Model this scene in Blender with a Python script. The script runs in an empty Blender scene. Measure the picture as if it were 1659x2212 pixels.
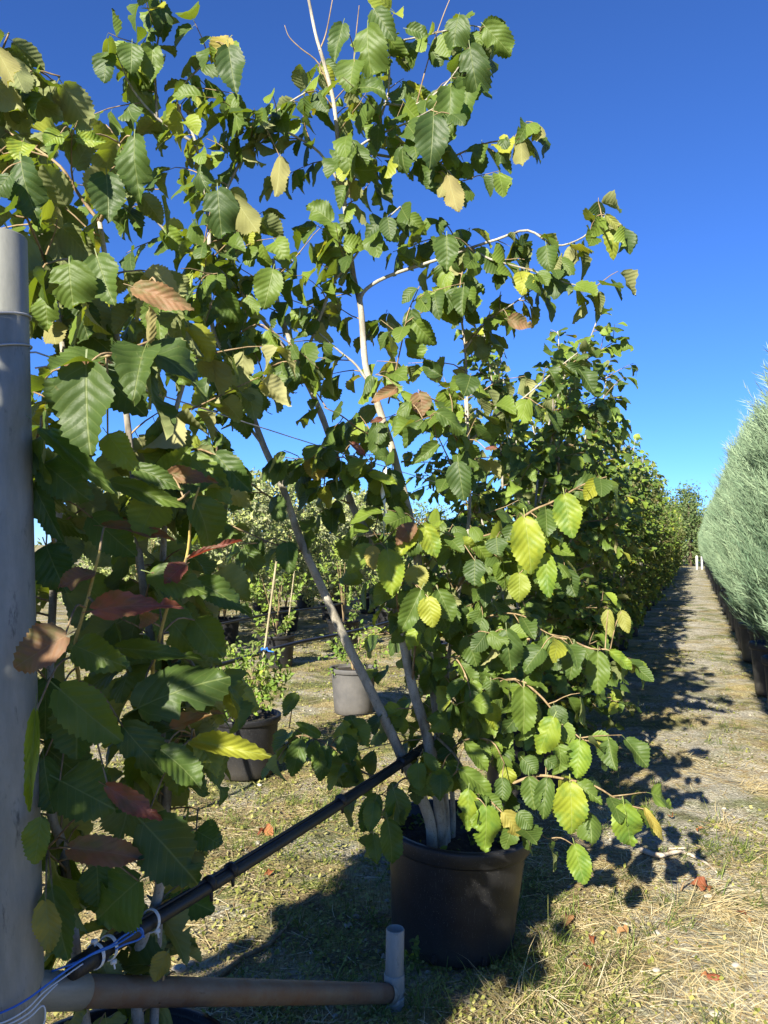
import bpy, math, random
import numpy as np
from mathutils import Vector, Matrix, Quaternion

SC = bpy.context.scene
COL = SC.collection
R = math.radians

# ------------------------------------------------------------------ camera, sky, sun, exposure
cam_d = bpy.data.cameras.new("camera")
cam = bpy.data.objects.new("camera", cam_d)
COL.objects.link(cam)
cam.location = (0, 0, 1.56)
cam.rotation_euler = (R(90 + 2.424), 0, 0)
cam_d.sensor_fit = 'VERTICAL'
cam_d.sensor_height = 36.0
cam_d.lens = 36.0 * 1641.7 / 2212.0
cam_d.clip_start = 0.05
cam_d.clip_end = 3000
SC.camera = cam

SUN_EL, SUN_AZ = 27.0, 27.8           # the sun stands behind and to the left of the camera
world = bpy.data.worlds.new("World")
SC.world = world
world.use_nodes = True
wn = world.node_tree
bg = wn.nodes["Background"]
sky = wn.nodes.new("ShaderNodeTexSky")
sky.sky_type = 'NISHITA'
sky.sun_disc = False
sky.sun_elevation = R(SUN_EL)
sky.sun_rotation = R(180 + SUN_AZ)
sky.altitude = 2000
sky.air_density = 1.0
sky.dust_density = 0.0
sky.ozone_density = 10.0
wb = wn.nodes.new("ShaderNodeMix"); wb.data_type = 'RGBA'; wb.blend_type = 'MULTIPLY'; wb.inputs[0].default_value = 1.0
wb.inputs[7].default_value = (0.92, 1.04, 1.30, 1)        # camera white balance of the clear sky
wn.links.new(sky.outputs[0], wb.inputs[6])
wn.links.new(wb.outputs[2], bg.inputs[0])
bg.inputs[1].default_value = 0.055

sun_d = bpy.data.lights.new("sun", 'SUN')
sun_d.energy = 5.0
sun_d.angle = R(0.53)
sun_d.color = (1.0, 0.935, 0.80)
sun = bpy.data.objects.new("sun", sun_d)
COL.objects.link(sun)
TRAVEL = Vector((math.sin(R(SUN_AZ)) * math.cos(R(SUN_EL)), math.cos(R(SUN_AZ)) * math.cos(R(SUN_EL)), -math.sin(R(SUN_EL))))
sun.rotation_euler = TRAVEL.to_track_quat('-Z', 'Y').to_euler()
sun.location = (-6, -10, 8)
TO_SUN = -np.array(TRAVEL)

SC.view_settings.view_transform = 'Standard'
SC.view_settings.look = 'None'
SC.view_settings.exposure = 1.6
SC.view_settings.gamma = 1.0
SC.cycles.use_denoising = True
SC.cycles.max_bounces = 7
SC.cycles.diffuse_bounces = 3
SC.cycles.transmission_bounces = 4
SC.cycles.glossy_bounces = 2

# ------------------------------------------------------------------ rows of the nursery
U = np.array((math.sin(R(22.2)), math.cos(R(22.2)), 0.0))      # along the rows
V = np.array((math.cos(R(22.2)), -math.sin(R(22.2)), 0.0))     # across, to the right
def row(p, t, z=0.0):
    q = V * p + U * t
    return (float(q[0]), float(q[1]), z)

def gz(x, y):
    x = np.asarray(x, float); y = np.asarray(y, float)
    z = .010 * np.sin(2.3 * x + 1.1 * y) + .008 * np.sin(-1.7 * x + 3.1 * y + 1) + .006 * np.sin(5.3 * x + 4.1 * y + 2) + .004 * np.sin(9.1 * x - 7.7 * y)
    z = z + .003 * np.sin(19 * x + 13 * y) + .003 * np.sin(-17 * x + 23 * y + .5)
    return z * np.clip(1.6 - np.hypot(x, y) / 60, .2, 1)

# ------------------------------------------------------------------ materials
def nodes(name):
    m = bpy.data.materials.new(name)
    m.use_nodes = True
    nt = m.node_tree
    return m, nt, nt.nodes, nt.links, nt.nodes["Principled BSDF"]
def add(N, typ, **kw):
    n = N.new(typ)
    for k, v in kw.items():
        setattr(n, k, v)
    return n
def setin(n, **kw):
    for k, v in kw.items():
        n.inputs[k.replace('_', ' ')].default_value = v
def ramp(N, stops, interp='LINEAR'):
    r = N.new("ShaderNodeValToRGB")
    cr = r.color_ramp
    cr.interpolation = interp
    while len(cr.elements) < len(stops):
        cr.elements.new(.5)
    for e, (p, c) in zip(cr.elements, stops):
        e.position = p
        e.color = (c[0], c[1], c[2], 1) if hasattr(c, '__len__') else (c, c, c, 1)
    return r
def mixc(N, L, fac, a, b, blend='MIX'):
    n = N.new("ShaderNodeMix")
    n.data_type = 'RGBA'
    n.blend_type = blend
    for s, v in ((0, fac), (6, a), (7, b)):
        if hasattr(v, 'is_linked') or hasattr(v, 'node'):
            L.new(v, n.inputs[s])
        elif s == 0:
            n.inputs[0].default_value = v
        else:
            n.inputs[s].default_value = (v[0], v[1], v[2], 1)
    return n.outputs[2]
def math_(N, L, op, a, b=None, c=None):
    n = N.new("ShaderNodeMath")
    n.operation = op
    for i, v in enumerate((a, b, c)):
        if v is None:
            continue
        if hasattr(v, 'node'):
            L.new(v, n.inputs[i])
        else:
            n.inputs[i].default_value = v
    return n.outputs[0]
def noise(N, L, vec, scale, detail=4, rough=.55):
    n = N.new("ShaderNodeTexNoise")
    setin(n, Scale=scale, Detail=detail, Roughness=rough)
    if vec is not None:
        L.new(vec, n.inputs["Vector"])
    return n
def bump(N, L, height, strength, dist, bsdf, prev=None):
    b = N.new("ShaderNodeBump")
    b.inputs["Strength"].default_value = strength
    b.inputs["Distance"].default_value = dist
    L.new(height, b.inputs["Height"])
    if prev is not None:
        L.new(prev, b.inputs["Normal"])
    if bsdf is not None:
        L.new(b.outputs[0], bsdf.inputs["Normal"])
    return b.outputs[0]

def leaf_material(name, stops, under, trans, joined, tfac=.29, veins=True, rough=.50, vein_col=(.26, .30, .10), spec=.30, nveins=7.0, patch=None):
    """Two-sided leaf: upper side, paler matt underside, light coming through, pinnate veins from the blade's own UV."""
    m, nt, N, L, b = nodes(name)
    if joined:
        rnd = add(N, "ShaderNodeAttribute", attribute_name="rnd").outputs["Fac"]
    else:
        rnd = add(N, "ShaderNodeObjectInfo").outputs["Random"]
    rp = ramp(N, stops); L.new(rnd, rp.inputs[0])
    ru = ramp(N, under); L.new(rnd, ru.inputs[0])
    rt = ramp(N, trans); L.new(rnd, rt.inputs[0])
    geo = add(N, "ShaderNodeNewGeometry")
    uv = add(N, "ShaderNodeUVMap", uv_map="UVMap").outputs[0]
    top = rp.outputs[0]; und = ru.outputs[0]
    comb = add(N, "ShaderNodeVectorMath", operation='MULTIPLY_ADD')
    L.new(uv, comb.inputs[0]); comb.inputs[1].default_value = (1, 1, 1)
    cx = add(N, "ShaderNodeCombineXYZ")
    L.new(math_(N, L, 'MULTIPLY', rnd, 37.0), cx.inputs[0]); L.new(cx.outputs[0], comb.inputs[2])
    nz = noise(N, L, comb.outputs[0], 3.5, 3)
    top = mixc(N, L, math_(N, L, 'MULTIPLY', nz.outputs[0], .55), top, mixc(N, L, 1.0, top, (1.7, 1.5, .9), 'MULTIPLY'))
    # a little scorch and blotching on the blade
    bl = ramp(N, [(.66, 0.), (.74, 1.)]); L.new(noise(N, L, comb.outputs[0], 6.5, 3, .7).outputs[0], bl.inputs[0])
    top = mixc(N, L, math_(N, L, 'MULTIPLY', bl.outputs[0], .45), top, (.16, .12, .03))
    if patch:
        pn = ramp(N, [(.46, 0.), (.64, 1.)]); L.new(noise(N, L, comb.outputs[0], 1.9, 4, .65).outputs[0], pn.inputs[0])
        top = mixc(N, L, math_(N, L, 'MULTIPLY', pn.outputs[0], .8), top, patch)
    hgt = None
    if veins:
        sp = add(N, "ShaderNodeSeparateXYZ"); L.new(uv, sp.inputs[0])
        ax = math_(N, L, 'ABSOLUTE', math_(N, L, 'SUBTRACT', sp.outputs[0], .5))
        s = math_(N, L, 'SUBTRACT', sp.outputs[1], math_(N, L, 'MULTIPLY', ax, .85))
        fr = math_(N, L, 'FRACT', math_(N, L, 'MULTIPLY', s, nveins))
        tri = math_(N, L, 'ABSOLUTE', math_(N, L, 'SUBTRACT', fr, .5))          # 0.5 on the vein
        vr = ramp(N, [(.445, 0.), (.492, 1.)]); L.new(tri, vr.inputs[0])
        mr = ramp(N, [(.005, 1.), (.016, 0.)]); L.new(ax, mr.inputs[0])
        vm = math_(N, L, 'MAXIMUM', math_(N, L, 'MULTIPLY', vr.outputs[0], .55), mr.outputs[0])
        top = mixc(N, L, math_(N, L, 'MULTIPLY', vm, .38), top, vein_col)
        und = mixc(N, L, math_(N, L, 'MULTIPLY', vm, .45), und, (.36, .36, .16))
        sm = ramp(N, [(.0, 1.), (.5, 0.)], 'EASE'); L.new(tri, sm.inputs[0])
        fine = noise(N, L, uv, 34, 2)
        hgt = math_(N, L, 'ADD', sm.outputs[0], math_(N, L, 'MULTIPLY', fine.outputs[0], .5))
        hgt = math_(N, L, 'SUBTRACT', hgt, math_(N, L, 'MULTIPLY', mr.outputs[0], .8))
    colr = mixc(N, L, geo.outputs["Backfacing"], top, und)
    L.new(colr, b.inputs["Base Color"])
    rr = math_(N, L, 'MULTIPLY_ADD', geo.outputs["Backfacing"], .35, rough)
    L.new(rr, b.inputs["Roughness"])
    b.inputs["Specular IOR Level"].default_value = spec
    tr = add(N, "ShaderNodeBsdfTranslucent")
    tcol = rt.outputs[0]
    if veins:
        tcol = mixc(N, L, math_(N, L, 'MULTIPLY', vm, .35), tcol, mixc(N, L, 1.0, tcol, (.7, .75, .7), 'MULTIPLY'))
        nb = bump(N, L, hgt, .36, .0025, b)
    L.new(tcol, tr.inputs[0])
    mx = add(N, "ShaderNodeMixShader"); mx.inputs[0].default_value = tfac
    L.new(b.outputs[0], mx.inputs[1]); L.new(tr.outputs[0], mx.inputs[2])
    L.new(mx.outputs[0], N["Material Output"].inputs[0])
    return m

GREEN = [(0, (.034, .062, .017)), (.35, (.052, .090, .019)), (.7, (.082, .130, .022)), (.92, (.12, .18, .028)), (1, (.22, .24, .03))]
UNDER = [(0, (.15, .18, .07)), (.6, (.21, .23, .09)), (1, (.30, .29, .13))]
TRANS = [(0, (.14, .22, .012)), (.5, (.22, .30, .014)), (.85, (.32, .38, .016)), (1, (.50, .46, .02))]
M = {}
for j in (0, 1):
    M['leaf%d' % j] = leaf_material('leaf_green_%s' % ('joined' if j else 'single'), GREEN, UNDER, TRANS, j)
M['leaf_row'] = leaf_material('leaf_row_joined', [(p_, tuple(min(.4, 1.3 * q_) for q_ in c_)) for p_, c_ in GREEN], UNDER, TRANS, 1)
M['leaf_dark'] = leaf_material('leaf_dark_green', [(0, (.034, .062, .019)), (.5, (.044, .078, .020)), (1, (.060, .100, .022))], [(0, (.10, .15, .05)), (1, (.15, .19, .06))], [(0, (.08, .20, .012)), (1, (.15, .28, .012))], 0, tfac=.28)
M['leaf_yellow'] = leaf_material('leaf_yellow_green', [(0, (.12, .19, .025)), (1, (.20, .24, .025))], UNDER, [(0, (.34, .44, .016)), (1, (.48, .50, .018))], 0, patch=(.075, .15, .025))
M['leaf_olive'] = leaf_material('leaf_olive', [(0, (.17, .19, .05)), (1, (.25, .21, .05))], [(0, (.20, .20, .07)), (1, (.26, .22, .09))], [(0, (.36, .36, .03)), (1, (.46, .36, .04))], 0, rough=.6)
M['leaf_red'] = leaf_material('leaf_young_red', [(0, (.13, .048, .040)), (1, (.20, .080, .060))], [(0, (.20, .08, .05)), (1, (.26, .12, .07))], [(0, (.40, .06, .03)), (1, (.50, .12, .05))], 0, rough=.5, vein_col=(.34, .17, .11), patch=(.085, .085, .03))
M['leaf_brown'] = leaf_material('leaf_young_brown', [(0, (.13, .075, .045)), (1, (.21, .12, .07))], [(0, (.16, .09, .05)), (1, (.22, .14, .08))], [(0, (.40, .16, .04)), (1, (.50, .24, .06))], 0, rough=.6, vein_col=(.30, .21, .11), patch=(.09, .115, .035))
M['leaf_fallen'] = leaf_material('leaf_fallen_orange', [(0, (.15, .045, .022)), (.6, (.22, .085, .035)), (1, (.25, .15, .075))], [(0, (.30, .12, .05)), (1, (.40, .22, .10))], [(0, (.5, .1, .03)), (1, (.5, .2, .05))], 0, tfac=.2, rough=.65, vein_col=(.4, .25, .15))
M['pale_leaf'] = leaf_material('leaf_variegated', [(0, (.08, .13, .04)), (.35, (.16, .22, .07)), (.65, (.30, .34, .14)), (1, (.50, .50, .28))], [(0, (.18, .22, .10)), (1, (.42, .42, .26))], [(0, (.22, .32, .06)), (1, (.55, .55, .25))], 1, veins=False, rough=.6, tfac=.3)
M['small_leaf'] = leaf_material('leaf_small_plant', [(0, (.07, .14, .03)), (.6, (.14, .22, .035)), (1, (.30, .36, .06))], [(0, (.15, .20, .06)), (1, (.26, .30, .10))], [(0, (.2, .34, .03)), (1, (.46, .52, .05))], 1, veins=False, rough=.6)
M['tree_leaf'] = leaf_material('leaf_far_tree', [(0, (.045, .085, .03)), (.6, (.08, .13, .04)), (1, (.14, .18, .06))], [(0, (.09, .13, .05)), (1, (.14, .17, .07))], [(0, (.14, .22, .03)), (1, (.25, .32, .05))], 1, veins=False, rough=.65, tfac=.25)

def bark_material(name, a, c, dark, scale=60):
    m, nt, N, L, b = nodes(name)
    tc = add(N, "ShaderNodeTexCoord").outputs["Object"]
    mp = add(N, "ShaderNodeMapping"); mp.inputs["Scale"].default_value = (1, 1, .35); L.new(tc, mp.inputs[0])
    n1 = noise(N, L, mp.outputs[0], scale * .25, 5, .65)
    n2 = noise(N, L, tc, scale * 3, 4, .7)
    r1 = ramp(N, [(.32, dark), (.5, a), (.68, c)]); L.new(n1.outputs[0], r1.inputs[0])
    sp = ramp(N, [(.56, 0.), (.63, 1.)]); L.new(n2.outputs[0], sp.inputs[0])
    col = mixc(N, L, math_(N, L, 'MULTIPLY', sp.outputs[0], .55), r1.outputs[0], dark)
    L.new(col, b.inputs["Base Color"]); b.inputs["Roughness"].default_value = .85
    b.inputs["Specular IOR Level"].default_value = .2
    bump(N, L, math_(N, L, 'ADD', n1.outputs[0], math_(N, L, 'MULTIPLY', n2.outputs[0], .4)), .5, .004, b)
    return m
M['bark'] = bark_material('bark_grey', (.30, .275, .22), (.43, .40, .335), (.11, .095, .07))
M['twig'] = bark_material('bark_twig', (.24, .17, .09), (.33, .25, .15), (.11, .075, .04), 120)
M['shoot'] = bark_material('bark_young_shoot', (.36, .28, .08), (.44, .36, .12), (.22, .15, .05), 120)
M['dark_bark'] = bark_material('bark_dark', (.10, .075, .05), (.15, .11, .08), (.04, .03, .022), 40)
M['deadwood'] = bark_material('dead_wood', (.40, .33, .24), (.52, .45, .35), (.18, .13, .09), 90)
M['bamboo'] = bark_material('bamboo', (.30, .26, .16), (.38, .34, .23), (.16, .13, .07), 50)

def plastic(name, col, dusty, rough=.5, scratch=True):
    m, nt, N, L, b = nodes(name)
    tc = add(N, "ShaderNodeTexCoord").outputs["Object"]
    n1 = noise(N, L, tc, 7, 6, .65)
    mp = add(N, "ShaderNodeMapping"); mp.inputs["Scale"].default_value = (260, 260, 18); mp.inputs["Rotation"].default_value = (.5, .3, .2); L.new(tc, mp.inputs[0])
    n2 = noise(N, L, mp.outputs[0], 1.0, 2)
    n3 = noise(N, L, tc, 240, 2, .6)
    r1 = ramp(N, [(.38, 0.), (.72, 1.)]); L.new(n1.outputs[0], r1.inputs[0])
    c = mixc(N, L, math_(N, L, 'MULTIPLY', r1.outputs[0], .75), col, dusty)
    if scratch:
        r2 = ramp(N, [(.66, 0.), (.72, 1.)]); L.new(n2.outputs[0], r2.inputs[0])
        c = mixc(N, L, math_(N, L, 'MULTIPLY', r2.outputs[0], .4), c, (.10, .10, .095))
        r3 = ramp(N, [(.66, 0.), (.70, 1.)]); L.new(n3.outputs[0], r3.inputs[0])
        c = mixc(N, L, math_(N, L, 'MULTIPLY', r3.outputs[0], .5), c, (.16, .155, .145))
    if scratch:
        sz = add(N, "ShaderNodeSeparateXYZ"); L.new(tc, sz.inputs[0])
        mz = ramp(N, [(.0, 1.), (.16, 0.)]); L.new(math_(N, L, 'ADD', sz.outputs[2], math_(N, L, 'MULTIPLY', math_(N, L, 'SUBTRACT', n1.outputs[0], .5), .35)), mz.inputs[0])
        c = mixc(N, L, math_(N, L, 'MULTIPLY', mz.outputs[0], .4), c, (.07, .06, .045))
        mp2 = add(N, "ShaderNodeMapping"); mp2.inputs["Scale"].default_value = (30, 30, 2.2); L.new(tc, mp2.inputs[0])
        st = ramp(N, [(.52, 0.), (.68, 1.)]); L.new(noise(N, L, mp2.outputs[0], 1.0, 4, .6).outputs[0], st.inputs[0])
        c = mixc(N, L, math_(N, L, 'MULTIPLY', st.outputs[0], .2), c, dusty)
    L.new(c, b.inputs["Base Color"])
    rr = math_(N, L, 'MULTIPLY_ADD', n1.outputs[0], .25, rough - .1)
    L.new(rr, b.inputs["Roughness"])
    b.inputs["Specular IOR Level"].default_value = .35
    bump(N, L, n3.outputs[0], .15, .002, b)
    return m
M['pot'] = plastic('pot_black_plastic', (.008, .008, .009), (.020, .020, .021), .44)
M['pot_grey'] = plastic('pot_weathered_plastic', (.07, .068, .066), (.12, .112, .104), .7)
M['pot_dusty'] = plastic('pot_dusty_plastic', (.034, .034, .034), (.080, .077, .072), .55)
M['pipe'] = plastic('pipe_black_poly', (.012, .013, .015), (.035, .033, .03), .42, False)
M['tie'] = plastic('cable_tie_white', (.72, .73, .72), (.55, .55, .52), .4, False)
M['string_blue'] = plastic('string_blue', (.02, .12, .50), (.05, .20, .55), .5, False)
M['string_white'] = plastic('string_white', (.62, .65, .68), (.45, .48, .50), .5, False)
M['ribbon'] = plastic('ribbon_white', (.78, .79, .74), (.62, .62, .55), .6, False)
M['white_post'] = plastic('post_white', (.72, .72, .68), (.55, .54, .5), .6, False)

def metal(name, a, c, stain, rusty=None):
    m, nt, N, L, b = nodes(name)
    tc = add(N, "ShaderNodeTexCoord").outputs["Object"]
    mp = add(N, "ShaderNodeMapping"); mp.inputs["Scale"].default_value = (1, 1, .22); L.new(tc, mp.inputs[0])
    n1 = noise(N, L, mp.outputs[0], 22, 6, .7)
    n2 = noise(N, L, tc, 120, 4, .7)
    r1 = ramp(N, [(.3, a), (.7, c)]); L.new(n1.outputs[0], r1.inputs[0])
    r2 = ramp(N, [(.60, 0.), (.70, 1.)]); L.new(noise(N, L, mp.outputs[0], 45, 5, .75).outputs[0], r2.inputs[0])
    col = mixc(N, L, math_(N, L, 'MULTIPLY', r2.outputs[0], .9), r1.outputs[0], stain)
    if rusty:
        r3 = ramp(N, [(.40, 0.), (.62, 1.)]); L.new(noise(N, L, tc, 9, 6, .7).outputs[0], r3.inputs[0])
        col = mixc(N, L, r3.outputs[0], col, rusty)
    L.new(col, b.inputs["Base Color"])
    b.inputs["Metallic"].default_value = .25 if not rusty else .05
    L.new(math_(N, L, 'MULTIPLY_ADD', n2.outputs[0], .3, .42), b.inputs["Roughness"])
    bump(N, L, n2.outputs[0], .12, .002, b)
    return m
M['galv'] = metal('galvanised_steel', (.175, .180, .155), (.29, .29, .255), (.08, .085, .075))
M['rust'] = metal('rusty_steel_pipe', (.11, .085, .06), (.17, .14, .105), (.05, .033, .024), (.13, .072, .04))
M['wire'] = metal('wire_steel', (.30, .30, .31), (.42, .42, .43), (.16, .15, .14))

def soil_material():
    m, nt, N, L, b = nodes('potting_soil')
    tc = add(N, "ShaderNodeTexCoord").outputs["Object"]
    n1 = noise(N, L, tc, 55, 6, .75)
    r1 = ramp(N, [(.35, (.012, .009, .006)), (.6, (.05, .036, .022)), (.78, (.15, .12, .08))]); L.new(n1.outputs[0], r1.inputs[0])
    L.new(r1.outputs[0], b.inputs["Base Color"]); b.inputs["Roughness"].default_value = .95
    bump(N, L, n1.outputs[0], 1, .03, b)
    return m
M['soil'] = soil_material()

def ground_material():
    m, nt, N, L, b = nodes('ground_gravel_moss_straw')
    tc = add(N, "ShaderNodeTexCoord").outputs["Object"]
    big = noise(N, L, tc, .9, 5, .6)
    mid = noise(N, L, tc, 6, 6, .65)
    fin = noise(N, L, tc, 90, 5, .7)
    vo = add(N, "ShaderNodeTexVoronoi"); setin(vo, Scale=70.0, Randomness=1.0); L.new(tc, vo.inputs["Vector"])
    vo2 = add(N, "ShaderNodeTexVoronoi"); setin(vo2, Scale=28.0, Randomness=1.0); L.new(tc, vo2.inputs["Vector"])
    sep = add(N, "ShaderNodeSeparateColor"); L.new(vo.outputs["Color"], sep.inputs[0])
    grav = ramp(N, [(0, (0.168, 0.147, 0.112)), (.5, (0.364, 0.329, 0.266)), (.85, (0.532, 0.490, 0.406)), (1, (0.720, 0.720, 0.644))]); L.new(sep.outputs[0], grav.inputs[0])
    dirt = ramp(N, [(.3, (0.105, 0.077, 0.045)), (.55, (0.266, 0.203, 0.119)), (.75, (0.504, 0.406, 0.252))]); L.new(fin.outputs[0], dirt.inputs[0])
    moss = ramp(N, [(.3, (0.063, 0.077, 0.017)), (.5, (0.182, 0.210, 0.049)), (.7, (0.378, 0.378, 0.119))]); L.new(fin.outputs[0], moss.inputs[0])
    # long dry fibres
    mp = add(N, "ShaderNodeMapping"); mp.inputs["Scale"].default_value = (150, 12, 1); mp.inputs["Rotation"].default_value = (0, 0, .6); L.new(tc, mp.inputs[0])
    wv = noise(N, L, mp.outputs[0], 1.0, 4, .7)
    straw = ramp(N, [(.35, (0.168, 0.119, 0.056)), (.5, (0.476, 0.364, 0.182)), (.66, (0.720, 0.644, 0.364))]); L.new(wv.outputs[0], straw.inputs[0])
    sp = add(N, "ShaderNodeSeparateXYZ"); L.new(tc, sp.inputs[0])
    # distance across the rows, so the trodden path keeps its gravel
    pr = math_(N, L, 'ADD', math_(N, L, 'MULTIPLY', sp.outputs[0], float(V[0])), math_(N, L, 'MULTIPLY', sp.outputs[1], float(V[1])))
    pd = math_(N, L, 'ABSOLUTE', math_(N, L, 'SUBTRACT', pr, .05))
    pr_ = ramp(N, [(.10, 1.), (.6, 0.)]); L.new(pd, pr_.inputs[0])
    g1 = ramp(N, [(.46, 0.), (.60, 1.)]); L.new(mid.outputs[0], g1.inputs[0])
    c = mixc(N, L, g1.outputs[0], dirt.outputs[0], moss.outputs[0])
    g2 = ramp(N, [(.40, 0.), (.56, 1.)]); L.new(math_(N, L, 'ADD', big.outputs[0], math_(N, L, 'MULTIPLY', math_(N, L, 'SUBTRACT', mid.outputs[0], .5), .5)), g2.inputs[0])
    c = mixc(N, L, math_(N, L, 'MULTIPLY', g2.outputs[0], .75), c, straw.outputs[0])
    g3a = noise(N, L, tc, 1.7, 5, .65)
    g3 = ramp(N, [(.50, 0.), (.62, 1.)]); L.new(math_(N, L, 'MULTIPLY_ADD', pr_.outputs[0], .13, g3a.outputs[0]), g3.inputs[0])
    c = mixc(N, L, math_(N, L, 'MULTIPLY', g3.outputs[0], .8), c, grav.outputs[0])
    c = mixc(N, L, 1.0, c, (.88, .89, .80), 'MULTIPLY')
    gp = ramp(N, [(.50, 0.), (.60, 1.)]); L.new(noise(N, L, tc, 1.6, 6, .68).outputs[0], gp.inputs[0])
    gcol = ramp(N, [(.3, (.05, .075, .02)), (.55, (.13, .17, .05)), (.75, (.24, .26, .10))]); L.new(fin.outputs[0], gcol.inputs[0])
    c = mixc(N, L, math_(N, L, 'MULTIPLY', gp.outputs[0], .6), c, gcol.outputs[0])
    mp3 = add(N, "ShaderNodeMapping"); mp3.inputs["Location"].default_value = (31, 17, 0); L.new(tc, mp3.inputs[0])
    wp = ramp(N, [(.53, 0.), (.62, 1.)]); L.new(math_(N, L, 'MULTIPLY_ADD', pr_.outputs[0], .05, noise(N, L, mp3.outputs[0], 1.3, 6, .68).outputs[0]), wp.inputs[0])
    c = mixc(N, L, math_(N, L, 'MULTIPLY', wp.outputs[0], .55), c, mixc(N, L, sep.outputs[1], (.28, .26, .22), (.58, .54, .46)))
    ds = ramp(N, [(.54, 0.), (.66, 1.)]); L.new(noise(N, L, tc, 3.2, 6, .7).outputs[0], ds.inputs[0])
    c = mixc(N, L, math_(N, L, 'MULTIPLY', ds.outputs[0], .55), c, (.085, .066, .045))
    L.new(c, b.inputs["Base Color"]); b.inputs["Roughness"].default_value = .95
    b.inputs["Specular IOR Level"].default_value = .1
    h = math_(N, L, 'ADD', math_(N, L, 'MULTIPLY', vo.outputs["Distance"], -.7), math_(N, L, 'ADD', fin.outputs[0], math_(N, L, 'MULTIPLY', mid.outputs[0], 2.)))
    h = math_(N, L, 'ADD', h, math_(N, L, 'MULTIPLY', wv.outputs[0], .6))
    bump(N, L, h, .9, .018, b)
    return m
M['ground'] = ground_material()

def attr_material(name, stops, rough=.8, trans=None, tfac=.25, spec=.25):
    m, nt, N, L, b = nodes(name)
    a = add(N, "ShaderNodeAttribute", attribute_name="rnd").outputs["Fac"]
    r = ramp(N, stops); L.new(a, r.inputs[0])
    L.new(r.outputs[0], b.inputs["Base Color"]); b.inputs["Roughness"].default_value = rough
    b.inputs["Specular IOR Level"].default_value = spec
    if trans:
        tr = add(N, "ShaderNodeBsdfTranslucent"); rt = ramp(N, trans); L.new(a, rt.inputs[0]); L.new(rt.outputs[0], tr.inputs[0])
        mx = add(N, "ShaderNodeMixShader"); mx.inputs[0].default_value = tfac
        L.new(b.outputs[0], mx.inputs[1]); L.new(tr.outputs[0], mx.inputs[2]); L.new(mx.outputs[0], N["Material Output"].inputs[0])
    return m
M['straw'] = attr_material('dry_grass', [(0, (0.208, 0.128, 0.056)), (.35, (0.400, 0.304, 0.136)), (.8, (0.544, 0.456, 0.248)), (1, (0.592, 0.528, 0.344))], .7, [(0, (0.240, 0.160, 0.064)), (1, (0.480, 0.400, 0.200))], .2)
M['grass'] = attr_material('green_grass', [(0, (0.064, 0.096, 0.020)), (.5, (0.128, 0.176, 0.036)), (1, (0.240, 0.256, 0.072))], .6, [(0, (0.096, 0.200, 0.016)), (1, (0.240, 0.320, 0.040))], .3)
M['cover'] = attr_material('ground_cover', [(0, (0.096, 0.112, 0.020)), (.5, (0.232, 0.240, 0.052)), (1, (0.368, 0.344, 0.120))], .7, [(0, (0.160, 0.224, 0.024)), (1, (0.320, 0.320, 0.064))], .25)
M['gravel'] = attr_material('gravel_stones', [(0, (0.128, 0.112, 0.080)), (.5, (0.240, 0.216, 0.160)), (.95, (0.352, 0.320, 0.256)), (1, (0.480, 0.448, 0.384))], .85)
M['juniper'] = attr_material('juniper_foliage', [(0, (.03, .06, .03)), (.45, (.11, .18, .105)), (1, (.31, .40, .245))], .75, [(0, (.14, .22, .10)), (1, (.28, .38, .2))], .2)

# ------------------------------------------------------------------ object helpers
def mesh_object(name, verts, faces, mat, parent=None, smooth=True, uv=None, rnd=None, kind=None):
    me = bpy.data.meshes.new(name)
    make_mesh(me, verts, faces, uv, rnd, smooth)
    me.materials.append(mat)
    return link(name, me, parent, kind)
def make_mesh(me, verts, faces, uv=None, rnd=None, smooth=True):
    """faces: (n,3) or (n,4) array, or list of mixed tuples."""
    verts = np.asarray(verts, np.float32)
    if isinstance(faces, np.ndarray):
        n, k = faces.shape
        me.vertices.add(len(verts)); me.vertices.foreach_set("co", verts.ravel())
        me.loops.add(n * k); me.loops.foreach_set("vertex_index", faces.astype(np.int32).ravel())
        me.polygons.add(n); me.polygons.foreach_set("loop_start", np.arange(0, n * k, k, dtype=np.int32))
        li = faces.astype(np.int64).ravel()
    else:
        me.from_pydata([tuple(map(float, v)) for v in verts], [], [tuple(map(int, f)) for f in faces])
        li = np.array([i for f in faces for i in f])
    if uv is not None:
        l = me.uv_layers.new(name="UVMap")
        l.data.foreach_set("uv", np.asarray(uv, np.float32)[li].ravel())
    if rnd is not None:
        a = me.attributes.new("rnd", 'FLOAT', 'POINT')
        a.data.foreach_set("value", np.asarray(rnd, np.float32))
    me.update(calc_edges=True)
    me.polygons.foreach_set("use_smooth", np.full(len(me.polygons), smooth, bool))
    return me
def link(name, data, parent=None, kind=None):
    o = bpy.data.objects.new(name, data)
    COL.objects.link(o)
    if parent is not None:
        o.parent = parent
    if kind:
        o["kind"] = kind
    return o
def tag(o, label, cat, group=None, kind=None):
    o["label"] = label; o["category"] = cat
    if group: o["group"] = group
    if kind: o["kind"] = kind
    return o
def thing(name, label, cat, loc=(0, 0, 0), group=None):
    return tag_loc(link(name, None), label, cat, loc, group)
def tag_loc(o, label, cat, loc, group):
    o.location = loc
    o.empty_display_size = .1
    return tag(o, label, cat, group)
def copy_tree(o, loc, label, rz=0., scale=None):
    c = o.copy(); COL.objects.link(c); c.location = loc; c.rotation_euler = (0, 0, rz); c["label"] = label
    if scale: c.scale = scale
    for ch in list(o.children):
        d = ch.copy(); COL.objects.link(d); d.parent = c
        for g in list(ch.children):
            e = g.copy(); COL.objects.link(e); e.parent = d
    return c

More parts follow.
